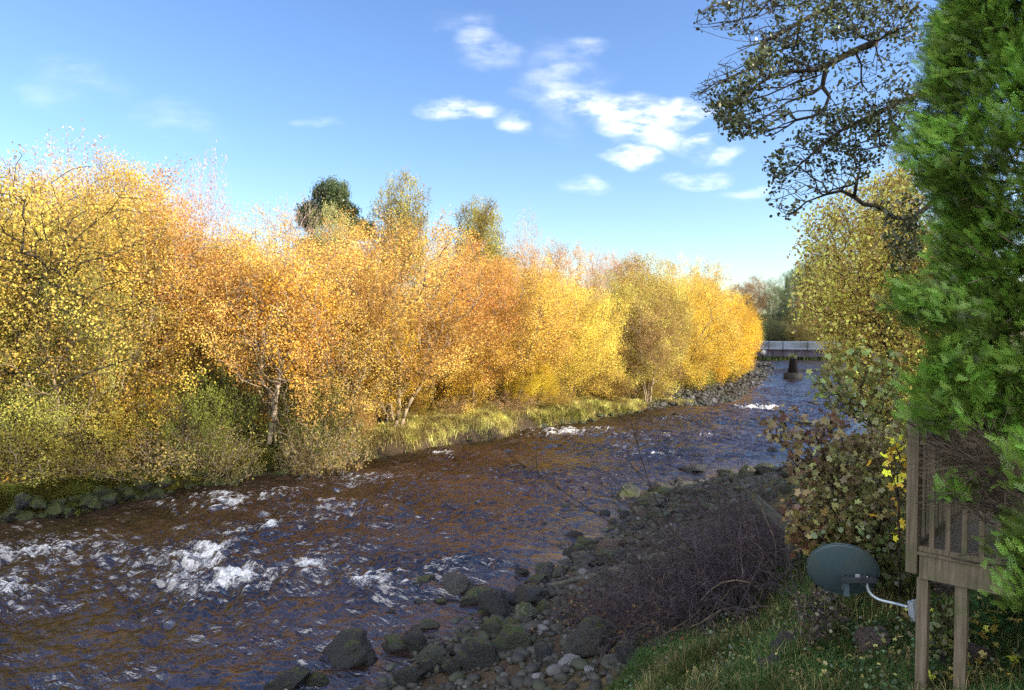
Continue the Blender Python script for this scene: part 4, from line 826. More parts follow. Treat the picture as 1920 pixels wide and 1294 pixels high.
be = empty('leaning_board', gb); tag(be, 'small dark blue green board behind a thin pole on the mossy stones', 'board')
M['teal'] = plain('dark_teal_paint', (.02, .045, .06), .5); Yb_ = gb[1]
seg_box('board', P(1510, 920, Yb_), P(1532, 900, Yb_ + .2), .03, .42, M['teal'], be, gb); seg_box('post', P(1538, 955, Yb_), P(1537, 922, Yb_), .035, .035, M['teal'], be, gb); seg_box('pole', P(1470, 944, Yb_), P(1562, 930, Yb_), .04, .04, M['wood_old'], be, gb)

# ------------------------------------------------------------------ timber deck
YD = 6.0
c0 = P(1711, 1030, YD); zb = c0[2]; c1 = P(1905, 1068, 5.52); dv = np.array([c1[0] - c0[0], c1[1] - c0[1]]); dv /= np.linalg.norm(dv); nv = np.array([-dv[1], dv[0]])   # nv points away from the camera
aD = math.atan2(dv[1], dv[0]); zg = tz(c0[0], c0[1])
dk = empty('timber_deck', (c0[0], c0[1], zb), aD); tag(dk, 'raised weathered timber deck with spindle railing, partly behind the conifer', 'deck')
pxm = YD / F
topz = P(1711, 808, YD)[2] - zb; botz = P(1711, 1072, YD)[2] - zb
boxo('corner_post', M['wood'], dk, [((.085, .085, topz - botz + .25), dict(c=(0, 0, (topz + botz + .25) / 2)))])
DL, DW = 2.4, 2.6
boxo('boards', M['wood'], dk, [((DL, .12, .026), dict(c=(DL / 2 - .02, .02 + i * .126, -.013), bev=.004)) for i in range(20)])
boxo('fascia', M['wood'], dk, [((DL - .05, .04, .19), dict(c=(DL / 2 + .03, -.005, -.125))), ((.04, DW - .1, .19), dict(c=(.0, DW / 2, -.125)))])
for i, x in enumerate(np.arange(.14, DL, .115)): boxo('spindle', M['wood'], dk, [((.038, .034, .84), dict(c=(x, .0, .44)))])
for i, y in enumerate(np.arange(.18, DW, .145)): boxo('spindle', M['wood'], dk, [((.034, .038, .84), dict(c=(0.0, y, .44)))])
boxo('top_rail', M['wood'], dk, [((DL, .09, .035), dict(c=(DL / 2 + .05, 0, .885))), ((.09, DW, .035), dict(c=(0, DW / 2 + .05, .885)))])
boxo('bottom_rail', M['wood'], dk, [((DL, .05, .04), dict(c=(DL / 2 + .045, 0, .022))), ((.05, DW, .04), dict(c=(0, DW / 2 + .045, .022)))])
def leg(px, extra, w_=.085):
    q = P(px, 1090, YD); lx = (q[0] - c0[0]) * dv[0] + (q[1] - c0[1]) * dv[1] + extra[0]; ly = extra[1]
    wx_ = c0[0] + dv[0] * lx + nv[0] * ly; wy_ = c0[1] + dv[1] * lx + nv[1] * ly; g0 = tz(wx_, wy_) - zb - .15
    boxo('leg', M['wood'], dk, [((w_, w_, -.22 - g0), dict(c=(lx, ly, (-.22 + g0) / 2)))]); return lx
leg(1733, (0, .045)); leg(1800, (.06, .045)); leg(1733, (.02, 1.3)); leg(1860, (.35, .045)); leg(1860, (.35, 1.6))
boxo('joist', M['wood'], dk, [((.05, DW - .2, .15), dict(c=(x, DW / 2, -.105))) for x in (.55, 1.1, 1.65, 2.2)])

# ------------------------------------------------------------------ satellite dish on its arm
M['dish'] = surf_mat('weathered_grey_blue_dish', lambda nt, tc: nt.mix(nt.math('MULTIPLY', nt.math('SUBTRACT', nt.noise(4, 5, nt.mapping(tc, (1, 1, .35)), .7), .52), 3.5, clamp=True), (.05, .078, .09), (.075, .09, .06)), .45, .4)
M['steel'] = plain('galvanised_steel', (.42, .46, .5), .45, var=.15); M['steel'].node_tree.nodes['Principled BSDF'].inputs['Metallic'].default_value = .5
M['black'] = plain('black_bracket', (.03, .035, .04), .5)
YS = 6.5; dc = P(1580, 1078, YS); ra, rb_ = 63 / F * YS, 62 / F * YS
nrmv = Vector((.34, .86, .42)).normalized(); qd = nrmv.to_track_quat('Z', 'Y'); md = qd.to_matrix()
gd = np.array([dc[0], dc[1], tz(dc[0], dc[1])]); de = empty('satellite_dish', dc)
tag(de, 'dull blue grey satellite dish seen from behind, on a bent steel arm beside the deck', 'satellite dish')
rg = np.linspace(0, 1, 14); aa = np.arange(48) / 48 * 2 * math.pi; v = [(0, 0, 0)]; f3 = []; f4 = []
for r_ in rg[1:]:
    for a_ in aa: v.append((math.cos(a_) * r_ * ra, math.sin(a_) * r_ * rb_, .07 * r_ * r_))
n0 = len(v)
f3 += [[0, 1 + k, 1 + (k + 1) % 48] for k in range(48)]
for i in range(12):
    for k in range(48): f4.append([1 + i * 48 + k, 1 + (i + 1) * 48 + k, 1 + (i + 1) * 48 + (k + 1) % 48, 1 + i * 48 + (k + 1) % 48])
me = mesh('reflector', [tuple(md @ Vector(q)) for q in v], [np.array(f3), np.array(f4)], smooth=True); o = obj('reflector', me, M['dish'], de)
sm = o.modifiers.new('thickness', 'SOLIDIFY'); sm.thickness = .004; sm.offset = 0
rim = [tuple(np.array(md @ Vector((math.cos(a_) * ra, math.sin(a_) * rb_, .07)))) for a_ in np.append(aa, aa[0])]
tube('rim', rim, .006, M['dish'], de, 6)
def dl_(px, py, dy=0.0): return P(px, py, YS + dy) - dc
def dbox(name, a, b, w_, h_, mat): return seg_box(name, np.array(a), np.array(b), w_, h_, mat, de, np.zeros(3), bev=.003)
dbox('bracket', dl_(1576, 1087, -.09), dl_(1642, 1087, -.10), .055, .045, M['black'])
dbox('bracket', dl_(1580, 1078, -.03), dl_(1580, 1106, -.05), .02, .03, M['black']); dbox('bracket', dl_(1587, 1086, -.05), dl_(1587, 1118, -.06), .045, .02, M['dish'])
dbox('clamp', dl_(1617, 1078, -.08), dl_(1617, 1096, -.08), .05, .05, M['black']); dbox('clamp', dl_(1604, 1082, -.085), dl_(1612, 1082, -.085), .015, .05, M['steel'])
tube('arm', spline([dl_(1625, 1080, -.09), dl_(1625, 1098, -.09), dl_(1631, 1114, -.1), dl_(1648, 1125, -.15), dl_(1680, 1132, -.25), dl_(1702, 1138, -.36)], 22), .0125, M['steel'], de, 10)
dbox('wall_bracket', dl_(1709, 1128, -.44), dl_(1712, 1156, -.44), .045, .05, M['steel']); dbox('wall_bracket', dl_(1719, 1124, -.47), dl_(1722, 1164, -.47), .016, .085, M['steel'])
tube('cable', spline([dl_(1712, 1146, -.42), dl_(1740, 1140, -.40), dl_(1765, 1118, -.2), dl_(1790, 1100, 0)], 14), .0035, M['black'], de, 5)

# ------------------------------------------------------------------ big conifer at the right
def spray(rng):
    """one flat feathery spray, unit length along +x; quads"""
    q = []
    def strip(p, d, L, w_):
        nrm = np.array([-d[1], d[0]]); a = p; b = p + d * L * .55; c = p + d * L
        q.append([a - nrm * w_ * .6, b - nrm * w_, c, b + nrm * w_])
    strip(np.zeros(2), np.array([1., 0]), 1.0, .022)
    for i in range(11):
        t = .08 + i * .078; s = 1 if i % 2 else -1; an = s * R(rng.uniform(32, 48)); d = np.array([math.cos(an), math.sin(an)]); L = (.42 - .30 * t) * rng.uniform(.8, 1.15); p = np.array([t, 0.])
        strip(p, d, L, .022)
        for j in range(3):
            u_ = .25 + j * .22; s2 = 1 if j % 2 else -1; a2 = an + s2 * R(rng.uniform(30, 45)); strip(p + d * L * u_, np.array([math.cos(a2), math.sin(a2)]), L * (.42 - .1 * u_), .018)
    q = np.array(q); z = -.14 * (q[..., 0] ** 2) - .10 * np.abs(q[..., 1]); return np.concatenate([q, z[..., None]], -1)
def conifer(name, boughs, label, color, seed, per=28, size=.115):
    """boughs: (pos, outward dir)"""
    rng = np.random.default_rng(seed); SP = [spray(rng) for _ in range(5)]; vs = []; cs = []; base = boughs[0].mean(0); base[2] = tz(base[0], base[1])
    pos, dirs = boughs; n = len(pos); N = n * per
    k = np.repeat(np.arange(n), per); d = dirs[k] + rng.normal(size=(N, 3)) * .42; d[:, 2] += .65; d /= np.linalg.norm(d, axis=1, keepdims=True)
    p = pos[k] + rng.normal(size=(N, 3)) * .05 + dirs[k] * rng.uniform(-.10, .05, N)[:, None]
    nn = rng.normal(size=(N, 3)) * .7 + np.array([0, -.5, .6]); nn -= d * (nn * d).sum(1, keepdims=True); nn /= np.linalg.norm(nn, axis=1, keepdims=True); bb_ = np.cross(nn, d)
    s = size * rng.uniform(.6, 1.2, N); bc = rng.random(n)[k]
    for i in range(5):
        m = np.arange(i, N, 5); S_ = SP[i].reshape(-1, 3)
        v = p[m][:, None] + (d[m][:, None] * S_[None, :, 0:1] + bb_[m][:, None] * S_[None, :, 1:2] + nn[m][:, None] * S_[None, :, 2:3]) * s[m][:, None, None]
        vs.append(v.reshape(-1, 3)); c = np.ones((len(m), 4), np.float32); c[:, 0] = rng.random(len(m)); c[:, 1] = np.clip(bc[m] * .7 + rng.random(len(m)) * .4, 0, 1); c[:, 2] = bc[m]; cs.append(np.repeat(c, len(S_), 0))
    v = np.concatenate(vs); c = np.concatenate(cs); f = np.arange(len(v)).reshape(-1, 4)
    e = empty(name, base); o = obj('crown', mesh('conifer_crown', v - base, [f], attrs={'vc': c}), M['needle'], e); o.color = (*color, 1); tag(e, label, 'conifer'); return e, base
rng = np.random.default_rng(55); YC = 5.15
LE = [(-260, 1745), (-60, 1738), (0, 1735), (60, 1728), (130, 1742), (170, 1716), (230, 1722), (280, 1690), (330, 1694), (400, 1742), (470, 1738), (540, 1745), (600, 1722), (660, 1745), (720, 1722), (780, 1722), (815, 1735), (840, 1800)]
bp, bd = [], []
def lumps(a, z): return .5 * vn.fbm(np.array([a * 2.6 + 5]), np.array([z * 2.0 + 3]), 3)[0]
for i in range(1700):
    y = rng.uniform(-240, 800); xl_ = np.interp(y, [a for a, b in LE], [b for a, b in LE]); cx_ = 2010; cp = P(cx_, y, YC + .35); lp_ = P(xl_, y, YC + .35)
    rx_ = cp[0] - lp_[0]; th_ = rng.uniform(R(150), R(310)) if i < 1400 else rng.uniform(0, 6.28); k_ = 1 - .10 * rng.random() ** 1.0 + .60 * lumps(th_, cp[2]) - (0.30 * rng.random() if rng.random() < .35 else 0)
    p = cp + np.array([math.cos(th_) * (rx_ - .22) * k_, math.sin(th_) * (rx_ - .22) * .85 * k_, 0]); bp.append(p); bd.append([math.cos(th_), math.sin(th_), .15])
def limb_boughs(pts, Yd, spread, n, dr_):
    for i in range(n):
        t = rng.random(); a = np.array(pts, float); k = t * (len(a) - 1); j = min(int(k), len(a) - 2); q = a[j] + (a[j + 1] - a[j]) * (k - j)
        p = P(q[0], q[1], Yd + rng.normal() * .1) + rng.normal(size=3) * spread; bp.append(p); bd.append([dr_[0] + rng.normal() * .3, dr_[1] + rng.normal() * .3, dr_[2]])
limb_boughs([(1820, 600), (1760, 585), (1715, 575), (1690, 565)], 4.9, .05, 34, (-.9, -.2, .1)); limb_boughs([(1810, 740), (1770, 765), (1740, 772)], 4.85, .055, 34, (-.9, -.2, .15))
limb_boughs([(1820, 640), (1790, 690), (1770, 720)], 4.8, .07, 26, (-.6, -.5, 0)); limb_boughs([(1990, 910), (1950, 870), (1920, 850)], 4.3, .05, 14, (-.8, 0, .5))
limb_boughs([(1990, 1060), (1940, 1035), (1900, 1015)], 4.5, .05, 20, (-.8, -.1, .3)); limb_boughs([(1990, 1110), (1945, 1130), (1930, 1090)], 4.5, .05, 14, (-.5, -.1, .2)); limb_boughs([(1805, 918), (1786, 922)], 4.9, .015, 5, (-.6, -.2, .2))
ce, cb = conifer('conifer_tree', (np.array(bp), np.array(bd)), 'huge bright green feathery conifer filling the right edge', (.13, .22, .03), 9)
# its trunk and dead inner twigs
cc_ = P(2010, 400, YC + .35); tp = np.array([[cc_[0] + .1 * math.sin(i), cc_[1] + .05 * i / 10, z] for i, z in enumerate(np.linspace(tz(cc_[0], cc_[1]) - .2, 10.5, 12))])
tube('trunk', tp - cb, np.linspace(.2, .05, 12), M['bark'], ce, 10)
n = 260; z0_ = rng.uniform(4.6, 9.5, n); s = np.stack([np.interp(z0_, tp[:, 2], tp[:, 0]), np.interp(z0_, tp[:, 2], tp[:, 1]), z0_], 1); a_ = rng.uniform(R(160), R(300), n)
lm_ = arcs(rng, s, np.stack([np.cos(a_), np.sin(a_) * .7, rng.uniform(-.25, .35, n)], 1), rng.uniform(.6, 1.0, n), 8, .2, -.2)
v1, f1 = batch_tubes(lm_ - cb, (np.linspace(1, .35, 8) * .012)[None].repeat(n, 0), 4)
dt_s = inside3(rng, [(1770, 815), (1850, 810), (1930, 900), (1930, 985), (1850, 985), (1800, 900)], 500, 4.7, 5.3); dt = arcs(rng, dt_s, rng.normal(size=(500, 3)) * .35 + np.array([-.8, 0, .5]), rng.uniform(.2, .5, 500), 6, .25, 0.1)
v2, f2 = batch_tubes(dt - cb, (np.linspace(1, .4, 6) * .004)[None].repeat(500, 0), 3)
v, f, _ = merge([(v1, f1), (v2, f2)]); obj('dead_twigs', mesh('dead_twigs', v, f, smooth=True), M['bark'], ce)
dl2 = arcs(rng, np.array([P(1930, 930, 4.6), P(1935, 985, 4.7), P(1940, 1070, 4.6)]), np.array([[-.8, .1, .62], [-.85, .1, .3], [-.85, .1, .15]]), np.array([.9, .75, .5]), 8, .05, .1)
v3, f3_ = batch_tubes(dl2 - cb, (np.linspace(1, .4, 8) * .013)[None].repeat(3, 0), 5); obj('low_limb', mesh('low_limb', v3, f3_, smooth=True), M['bark_dark'], ce)

# ------------------------------------------------------------------ overhanging alder at the upper right
rng = np.random.default_rng(91)
XA = P(1830, 300, 12.5)[0]; tb = np.array([XA, 12.6, tz(XA, 12.6) - .2])
def ppl(pts, n=14): return spline([P(a, b, c_) for a, b, c_ in pts], n)
trunkA = spline([tb, tb + [.1, 0, 3], P(1830, 250, 12.5), P(1825, 60, 12.4), P(1840, -160, 12.3), P(1830, -330, 12.3)], 16)
limb1 = ppl([(1828, 130, 12.4), (1780, 118, 12.2), (1720, 85, 12.0), (1650, 78, 11.8), (1592, 72, 11.6), (1572, 48, 11.5), (1560, 12, 11.4), (1500, -12, 11.3), (1430, -20, 11.2)], 22)
limb1b = ppl([(1640, 80, 11.8), (1590, 100, 11.6), (1530, 135, 11.4), (1460, 130, 11.2), (1400, 175, 11.0), (1350, 215, 10.9)], 16)
limb2 = ppl([(1828, 200, 12.4), (1760, 160, 12.0), (1700, 185, 11.8), (1640, 215, 11.7), (1570, 245, 11.6), (1510, 300, 11.5)], 16)
limb3 = ppl([(1560, 12, 11.4), (1500, 40, 11.2), (1430, 85, 11.0), (1340, 70, 11.0), (1300, 50, 10.9)], 12); limb4 = ppl([(1430, -20, 11.2), (1370, 0, 11.1), (1310, 25, 11.0)], 8)
limb5 = ppl([(1830, 330, 12.5), (1760, 370, 12.2), (1700, 420, 12.0), (1680, 470, 11.9)], 10)
PA = [(1285, 45), (1330, 5), (1500, -30), (1730, -30), (1730, 80), (1600, 70), (1480, 90), (1400, 70)]; PB = [(1385, 85), (1500, 75), (1570, 110), (1520, 165), (1475, 225), (1430, 262), (1375, 252), (1330, 212), (1290, 178), (1345, 120)]
PC = [(1437, 300), (1490, 258), (1530, 205), (1640, 180), (1730, 150), (1715, 210), (1650, 300), (1600, 350), (1540, 372), (1470, 412), (1440, 372)]; PD = [(1540, 95), (1720, 90), (1715, 210), (1560, 210)]; PE = [(1640, 385), (1730, 350), (1730, 530), (1675, 505)]
pts = np.concatenate([inside3(rng, PA, 620, 10.6, 12.6), inside3(rng, PB, 750, 10.4, 12.0), inside3(rng, PC, 700, 11, 12.4), inside3(rng, PD, 120, 11, 12.4), inside3(rng, PE, 110, 11.5, 12.5)])
pos, par, rad, tips = grow(rng, [trunkA, limb1, limb1b, limb2, limb3, limb4, limb5], pts, bf=.3, seg=.22, tip=.0042, wig=.10, n=2.2)
ae = empty('alder_tree', tb); obj('trunk', skel_mesh('alder_trunk', pos - tb, par, rad), M['bark_dark'], ae)
kk = np.where((rad < .012) & (pos[:, 0] < 99))[0]; kk = kk[(np.arange(len(kk)) >= 0)]; pc_ = (pos[kk] - CAM); pxs = pc_[:, 0] / pc_[:, 1] * F + CX
wgt = np.where(pxs < 1325, .12, 1.0); wgt = np.where((pxs > 1540) & (pos[kk, 2] < P(0, 90, 11.8)[2]) & (pos[kk, 2] > P(0, 210, 11.8)[2]), .35, wgt); wgt = wgt * (vn(pos[kk, 0] * 2.2 + 20, pos[kk, 2] * 2.2 + pos[kk, 1]) > .36); k = rng.choice(kk, 9800, p=wgt / wgt.sum())
v, f, c = leaf_cards(rng, pos[k] + rng.normal(size=(len(k), 3)) * .05 - tb, .054, OVAL, up=-.1, clump=None)
o = obj('crown', mesh('alder_crown', v, f, attrs={'vc': c}), M['leaf_near'], ae); o.color = (.085, .10, .035, 1)
tag(ae, 'overhanging tree with dark leaves silhouetted on the sky, upper right', 'tree', RB)

# ------------------------------------------------------------------ broad leaved saplings on the near right bank
def sap(name, label, base_px, polys, n, Y0, Y1, nleaf, size, color, seed, cat='sapling', tmpl=MAPLE, bark='bark_dark', sig=.07, rmax=.012, group=None, up=.35, patchy=0.0):
    rng = np.random.default_rng(seed); b = G(*base_px[:2]) if len(base_px) == 2 else np.array([P(base_px[0], base_px[1], base_px[2])[0], base_px[2], 0]); b[2] = tz(b[0], b[1])
    pts = np.concatenate([inside3(rng, p_, int(n * w_), Y0, Y1) for p_, w_ in polys]); mid = pts.mean(0)
    st_ = [spline([b - [0, 0, .2], b + (mid - b) * np.array([.3, .3, .6]), mid], 8)]
    pos, par, rad, tips = grow(rng, st_, pts, bf=.35, seg=.2, tip=.0035, wig=.1); e = empty(name, b); obj('trunk', skel_mesh('stem', pos - b, par, rad), M[bark], e)
    kk = np.where(rad < rmax)[0]; kk = kk[vn(pos[kk, 0] * 1.3 + 20, pos[kk, 2] * 1.3 + pos[kk, 1] * .9) > patchy]; k = rng.choice(kk, nleaf); v, f, c = leaf_cards(rng, pos[k] + rng.normal(size=(nleaf, 3)) * sig - b, size, tmpl, up=up, jit=.45); c[:, 2] = c[:, 0]
    o = obj('crown', mesh('leaves', v, f, attrs={'vc': c}), M['leaf_near'], e); o.color = (*color, 1); tag(e, label, cat, group); return e
US = 'saplings and undergrowth at the foot of the right bank'
sap('sycamore_sapling', 'sapling with broad green leaves hanging over the blue water', (1660, 980, 10.5), [([(1515, 700), (1580, 655), (1690, 670), (1700, 800), (1640, 800), (1560, 770), (1520, 740)], 1)], 260, 9.6, 11, 800, .08, (.24, .25, .06), 1, group=US)
sap('sycamore_sapling', 'sapling with purplish brown leaves reaching furthest left over the water', (1610, 1010, 8.6), [([(1432, 790), (1500, 770), (1580, 790), (1640, 850), (1560, 900), (1470, 880)], 1)], 200, 8.2, 9.2, 620, .08, (.24, .16, .08), 2, group=US)
sap('sycamore_sapling', 'thick undergrowth of olive brown broad leaves left of the deck', (1640, 1040, 8.4), [([(1500, 880), (1580, 830), (1700, 800), (1705, 1060), (1580, 1050), (1500, 980)], 1)], 420, 7.9, 9.6, 3800, .066, (.25, .22, .08), 3, group=US, up=.2)
sap('hazel_bush', 'small bush with buff and maroon leaves beside the fence posts', (1530, 1060, 8.3), [([(1470, 950), (1540, 930), (1580, 990), (1560, 1050), (1480, 1010)], 1)], 110, 8.0, 8.8, 480, .08, (.24, .15, .06), 4, cat='bush', group=US)
sap('hazel_bush', 'little bush with bright yellow leaves touching the deck corner post', (1690, 960, 7.6), [([(1655, 850), (1700, 820), (1703, 900), (1670, 900)], .8), ([(1660, 950), (1700, 960), (1690, 1010)], .2)], 40, 7.3, 7.9, 75, .075, (.8, .62, .05), 5, cat='bush', group=US)
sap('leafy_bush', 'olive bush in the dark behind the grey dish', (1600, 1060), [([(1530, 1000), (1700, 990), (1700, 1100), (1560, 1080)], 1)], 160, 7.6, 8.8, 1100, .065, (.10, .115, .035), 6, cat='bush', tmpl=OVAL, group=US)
sap('yellow_tree', 'tree with fine bright yellow leaves over two dark stems, right bank', (1700, 840, 15), [([(1545, 560), (1570, 545), (1720, 560), (1720, 840), (1650, 850), (1620, 740), (1600, 660)], .7), ([(1495, 560), (1560, 550), (1610, 625), (1540, 632)], .12), ([(1500, 430), (1560, 370), (1640, 325), (1720, 320), (1720, 580), (1490, 600), (1510, 500)], 1.0)], 900, 13.5, 16.5, 21000, .056, (.62, .50, .12), 7, cat='tree', tmpl=OVAL, sig=.13, group=RB, patchy=.36)
# ------------------------------------------------------------------ grass, ferns, fallen leaves
def grassf(name, xy, L, wd, color, seed, droop=.5, lean=(0, 0)):
    rng = np.random.default_rng(seed); n = len(xy); z = terrain(xy[:, 0], xy[:, 1]); b = np.stack([xy[:, 0], xy[:, 1], z - .02], 1)
    a = rng.uniform(0, 6.28, n); d = np.stack([np.cos(a) + lean[0], np.sin(a) + lean[1], np.zeros(n)], 1) * droop; s = np.stack([-np.sin(a), np.cos(a), np.zeros(n)], 1)
    l = (L * rng.uniform(.45, 1.3, n) * (.55 + .9 * vn3(xy[:, 0] * 1.3 + 60, xy[:, 1] * 1.3 + 60)))[:, None]; w_ = (wd * rng.uniform(.7, 1.3, n))[:, None]; upv = np.array([0, 0, 1.0])
    m = b + (d * .35 + upv * .62) * l; t = b + (d * 1.1 + upv * (.95 - droop * .35)) * l
    v = np.stack([b - s * w_, b + s * w_, m - s * w_ * .8, m + s * w_ * .8, t - s * w_ * .15, t + s * w_ * .15], 1); o_ = (np.arange(n) * 6)[:, None, None]
    f = np.array([[0, 1, 3, 2], [2, 3, 5, 4]])[None] + o_; c = np.ones((n, 4), np.float32); vv = VN(seed)
    c[:, 0] = rng.random(n); c[:, 1] = rng.random(n); c[:, 2] = vv(xy[:, 0] * 2 + 50, xy[:, 1] * 2 + 50)
    o = obj(name, mesh(name, v.reshape(-1, 3), [f.reshape(-1, 4)], attrs={'vc': np.repeat(c, 6, 0)}), M['grass']); o.color = (*color, 1); return o
rng = np.random.default_rng(14)
def tuft(xy, per, r): k = np.repeat(np.arange(len(xy)), per); return xy[k] + rng.normal(size=(len(k), 2)) * r
X_ = rng.uniform(.5, 7.5, 9000); Y_ = rng.uniform(4.2, 12.5, 9000); dr_ = -sdist(RPOLY, X_, Y_); m = (dr_ > 4.1) & (vn(X_ * 1.4, Y_ * 1.4) + rng.random(9000) * .35 > .42) & (X_ < .75 * Y_ + 1.5)
o = grassf('near_grass', tuft(np.stack([X_[m], Y_[m]], 1), 26, .05), .17, .0035, (.075, .125, .038), 2); tag(o, 'long green grass on the slope below the deck', None, kind='stuff')
X_ = rng.uniform(1, 8, 2600); Y_ = rng.uniform(4.2, 11, 2600); dr_ = -sdist(RPOLY, X_, Y_); m = (dr_ > 4.8) & (X_ < .75 * Y_ + 1.5)
o = grassf('straw_grass', tuft(np.stack([X_[m], Y_[m]], 1), 8, .06), .24, .003, (.22, .18, .085), 3); tag(o, 'dry straw coloured grass among the green', None, kind='stuff')
n_ = 5200; X_ = rng.uniform(1, 7.5, n_); Y_ = rng.uniform(4.2, 12, n_); m = (-sdist(RPOLY, X_, Y_) > 4.2) & (X_ < .75 * Y_ + 1.5) & (vn3(X_ * 1.1 + 7, Y_ * 1.1) > .42); xy = tuft(np.stack([X_[m], Y_[m]], 1), 5, .07)
v, f, c = leaf_cards(rng, np.stack([xy[:, 0], xy[:, 1], terrain(xy[:, 0], xy[:, 1]) + rng.uniform(.02, .17, len(xy))], 1), .038, OVAL, up=.9); o = obj('low_weeds', mesh('low_weeds', v, f, attrs={'vc': c}), M['leaf_near']); o.color = (.07, .11, .04, 1); tag(o, 'low leafy weeds spreading through the grass', None, kind='stuff')
# left bank grass
n_ = 5600; yl = 27.5 + 28 * rng.random(n_) ** 1.25; d_ = rng.uniform(.05, 5.5, n_) * np.interp(yl, [30, 33, 44, 55], [.5, 1, .8, .5]); xl2 = np.interp(yl, LPOLY[8:, 1][:17], LPOLY[8:, 0][:17])
q = np.stack([xl2 - d_ * .8, yl + d_ * .55], 1); q = q[(terrain(q[:, 0], q[:, 1]) > .15) & ((yl < 42) | (rng.random(n_) < .4)) & ((yl > 30.5) | (rng.random(n_) < .3))]; q = q[vn2(q[:, 0] * 1.6 + 9, q[:, 1] * 1.6) > .25]
o = grassf('bank_grass', tuft(q, 26, .17), .36, .012, (.58, .52, .19), 4, .7, (.5, -.5)); tag(o, 'sunlit straw yellow grass on the far bank', None, kind='stuff')
px = rng.uniform(-20, 1300, 3400); py = np.interp(px, [0, 600, 930, 1230, 1300], [985, 880, 824, 768, 740]) - rng.uniform(-1, 60, 3400); q = np.array([G(a, b, 15, 90) for a, b in zip(px, py)]); q[:, 1] += .25; m = (q[:, 2] > .02) & ((px < 610) | (px > 1000))
o = grassf('mossy_grass', tuft(q[m, :2], 22, .16), .22, .012, (.22, .22, .05), 6, .8, (.5, -.5)); tag(o, 'mossy green grass and creeping growth along the left bank', None, kind='stuff')
n_ = 9000; xy = np.stack([rng.uniform(36, 80, n_), 118.6 + rng.uniform(0, 4, n_)], 1); zt = terrain(xy[:, 0], xy[:, 1]); xy = xy[zt > .02]
o = grassf('far_scrub', xy, 1.1, .09, (.09, .12, .045), 8, .8); tag(o, 'dark green growth on the far bank seen under the bridge', None, kind='stuff')
def fern(px, py, size, color, label, seed, n=9, grp='ferns on the near slope'):
    rng = np.random.default_rng(seed); b = G(px, py); vs = []; k = 0
    for i in range(n):
        a = i / n * 6.28 + rng.uniform(-.3, .3); L = size * rng.uniform(.7, 1.1); t = np.linspace(0, 1, 22); ax = np.stack([np.cos(a) * t * L * .85, np.sin(a) * t * L * .85, (t * .75 - t * t * .55) * L], 1); sd_ = np.array([-math.sin(a), math.cos(a), 0])
        for j in range(1, 21):
            for s in (-1, 1):
                w_ = L * .2 * math.sin(math.pi * (t[j] * .85 + .12)) ** .8; d = sd_ * s * w_ + (ax[j] - ax[j - 1]) * 1.2 + np.array([0, 0, -.02 * size]); h_ = (ax[j] - ax[j - 1]) * .42
                vs.append([ax[j] - h_, ax[j] + d * .5 - h_ * .9, ax[j] + d, ax[j] + d * .5 + h_ * .9 + 0 * d])
                vs[-1] = [ax[j] - h_, ax[j] + d * .5 - h_, ax[j] + d, ax[j] + d * .5 + h_]
    v = np.array(vs).reshape(-1, 3); c = np.ones((len(v), 4), np.float32); c[:, :3] = np.repeat(rng.random((len(vs), 3)), 4, 0)
    o = obj('fern', mesh('fern', v, [np.arange(len(v)).reshape(-1, 4)], attrs={'vc': c}), M['grass']); o.location = b; o.color = (*color, 1); tag(o, label, 'fern', grp)
for i, a in enumerate([(1385, 1125, .5, 'fern at the right foot of the dark thicket'), (1420, 1110, .35, 'small fern left of the fence post'), (1850, 1160, .45, 'fern under the deck beside the second leg'), (1885, 1200, .5, 'fern at the right edge below the deck'), (1830, 1210, .35, 'small fern between the deck legs and the reddish stone'), (1900, 1110, .35, 'fern right beneath the deck fascia'), (1265, 1235, .3, 'short fern by the dark square boulder'), (1560, 1240, .3, 'little fern low on the grass slope')]):
    fern(a[0], a[1], a[2], (.07, .15, .05), a[3], 20 + i)
def litter(name, poly, n, size, color, seed, label, Ymax=60):
    rng = np.random.default_rng(seed); g_ = gpts(rng, poly, n); q = np.array([G(*a) for a in g_]) + np.array([0, 0, .05]) + np.abs(rng.normal(size=(n, 3))) * np.array([0, 0, .05])
    v, f, c = leaf_cards(rng, q, size, MAPLE, up=1.5, jit=.4); o = obj(name, mesh(name, v, f, attrs={'vc': c}), M['leaf_near']); o.color = (*color, 1); tag(o, label, None, kind='stuff')
litter('fallen_leaves', [(1260, 1294), (1380, 1150), (1560, 1110), (1700, 1120), (1920, 1130), (1920, 1294)], 520, .05, (.42, .36, .12), 1, 'small pale fallen leaves on the grass slope')
litter('yellow_leaves', [(1720, 1180), (1920, 1150), (1920, 1294), (1720, 1294)], 70, .085, (.66, .55, .08), 2, 'yellow fallen leaves under the deck')
litter('far_leaves', [(0, 850), (560, 810), (600, 870), (330, 915), (0, 970)], 1800, .10, (.70, .42, .06), 3, 'golden fallen leaves on the far bank')
sap('leafy_weeds', 'brown dead weeds in front of the dish', (1545, 1165), [([(1490, 1110), (1560, 1100), (1600, 1160), (1520, 1210), (1490, 1180)], 1)], 200, 7.0, 7.6, 500, .035, (.13, .10, .06), 11, cat='weeds', tmpl=OVAL, bark='twig', group=None, sig=.03)
sap('ivy_clump', 'olive ivy clump under the deck, right of the post', (1790, 1200), [([(1755, 1120), (1800, 1170), (1790, 1230), (1740, 1240)], 1)], 80, 6.2, 6.8, 420, .045, (.14, .15, .04), 12, cat='ivy', tmpl=OVAL, sig=.05)

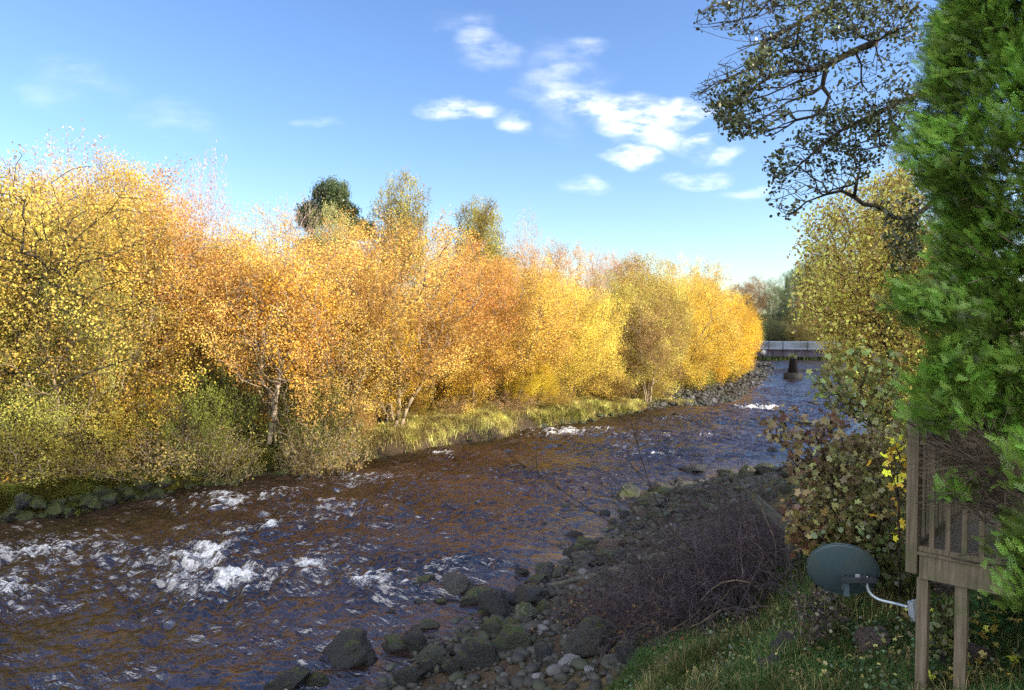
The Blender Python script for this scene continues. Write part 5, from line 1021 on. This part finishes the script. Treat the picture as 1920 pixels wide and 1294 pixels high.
# ------------------------------------------------------------------ what stands out of frame to the right and shades the near bank
M['render'] = plain('cream_render', (.5, .47, .4), .9, var=.06); M['slate'] = plain('slate', (.06, .065, .075), .7, var=.3, sc_=4); M['glass'] = plain('window_glass', (.03, .04, .05), .08, var=.1)
he = empty('house', (15.5, 0, 4.6)); tag(he, 'tall cream house with a slate roof standing beyond the deck', 'house')
prism('wall', [(5.5, 6.5, -2), (5.5, 6.5, 6.5)], M['render'], he)
v = [(-5.9, -6.9, 6.5), (5.9, -6.9, 6.5), (5.9, 6.9, 6.5), (-5.9, 6.9, 6.5), (-5.9, 0, 10.2), (5.9, 0, 10.2)]
obj('roof', mesh('roof', v, [np.array([[0, 1, 5, 4], [2, 3, 4, 5], [3, 2, 1, 0]]), np.array([[0, 4, 3], [1, 2, 5]])]), M['slate'], he)
boxo('chimney', M['render'], he, [((.9, .7, 2.2), dict(c=(4.2, 0, 10.4)))])
for y_ in (-4, 0, 4):
    for z_ in (1.6, 4.6):
        wo_ = boxo('window', M['white'], he, [((.12, 1.3, .08), dict(c=(-5.55, y_, z_ - .7))), ((.12, 1.3, .08), dict(c=(-5.55, y_, z_ + .7))), ((.12, .08, 1.4), dict(c=(-5.55, y_ - .62, z_))), ((.12, .08, 1.4), dict(c=(-5.55, y_ + .62, z_))), ((.10, .05, 1.4), dict(c=(-5.55, y_, z_)))])
        boxo('pane', M['glass'], wo_, [((.03, 1.2, 1.36), dict(c=(-5.52, y_, z_), bev=0))])
for i, (k, x, y, t, wd_) in enumerate([('dense_0', 14, 10.5, 9.5, 9), ('dense_1', 18.0, 15, 10.5, 9), ('willow_0', 22, 19.5, 10, 8)]):
    tm, lm, h, wd = KIND[k]; e = empty('shade_tree', (x, y, tz(x, y) - .1), i * 1.3); e.scale = (wd_ / wd, wd_ / wd, t / h); obj('trunk', tm, parent=e); c = obj('crown', lm, parent=e); c.color = (*OGOLD, 1)
    tag(e, 'yellowing tree on the right bank beyond the edge of the picture', 'tree', 'trees beyond the right edge')
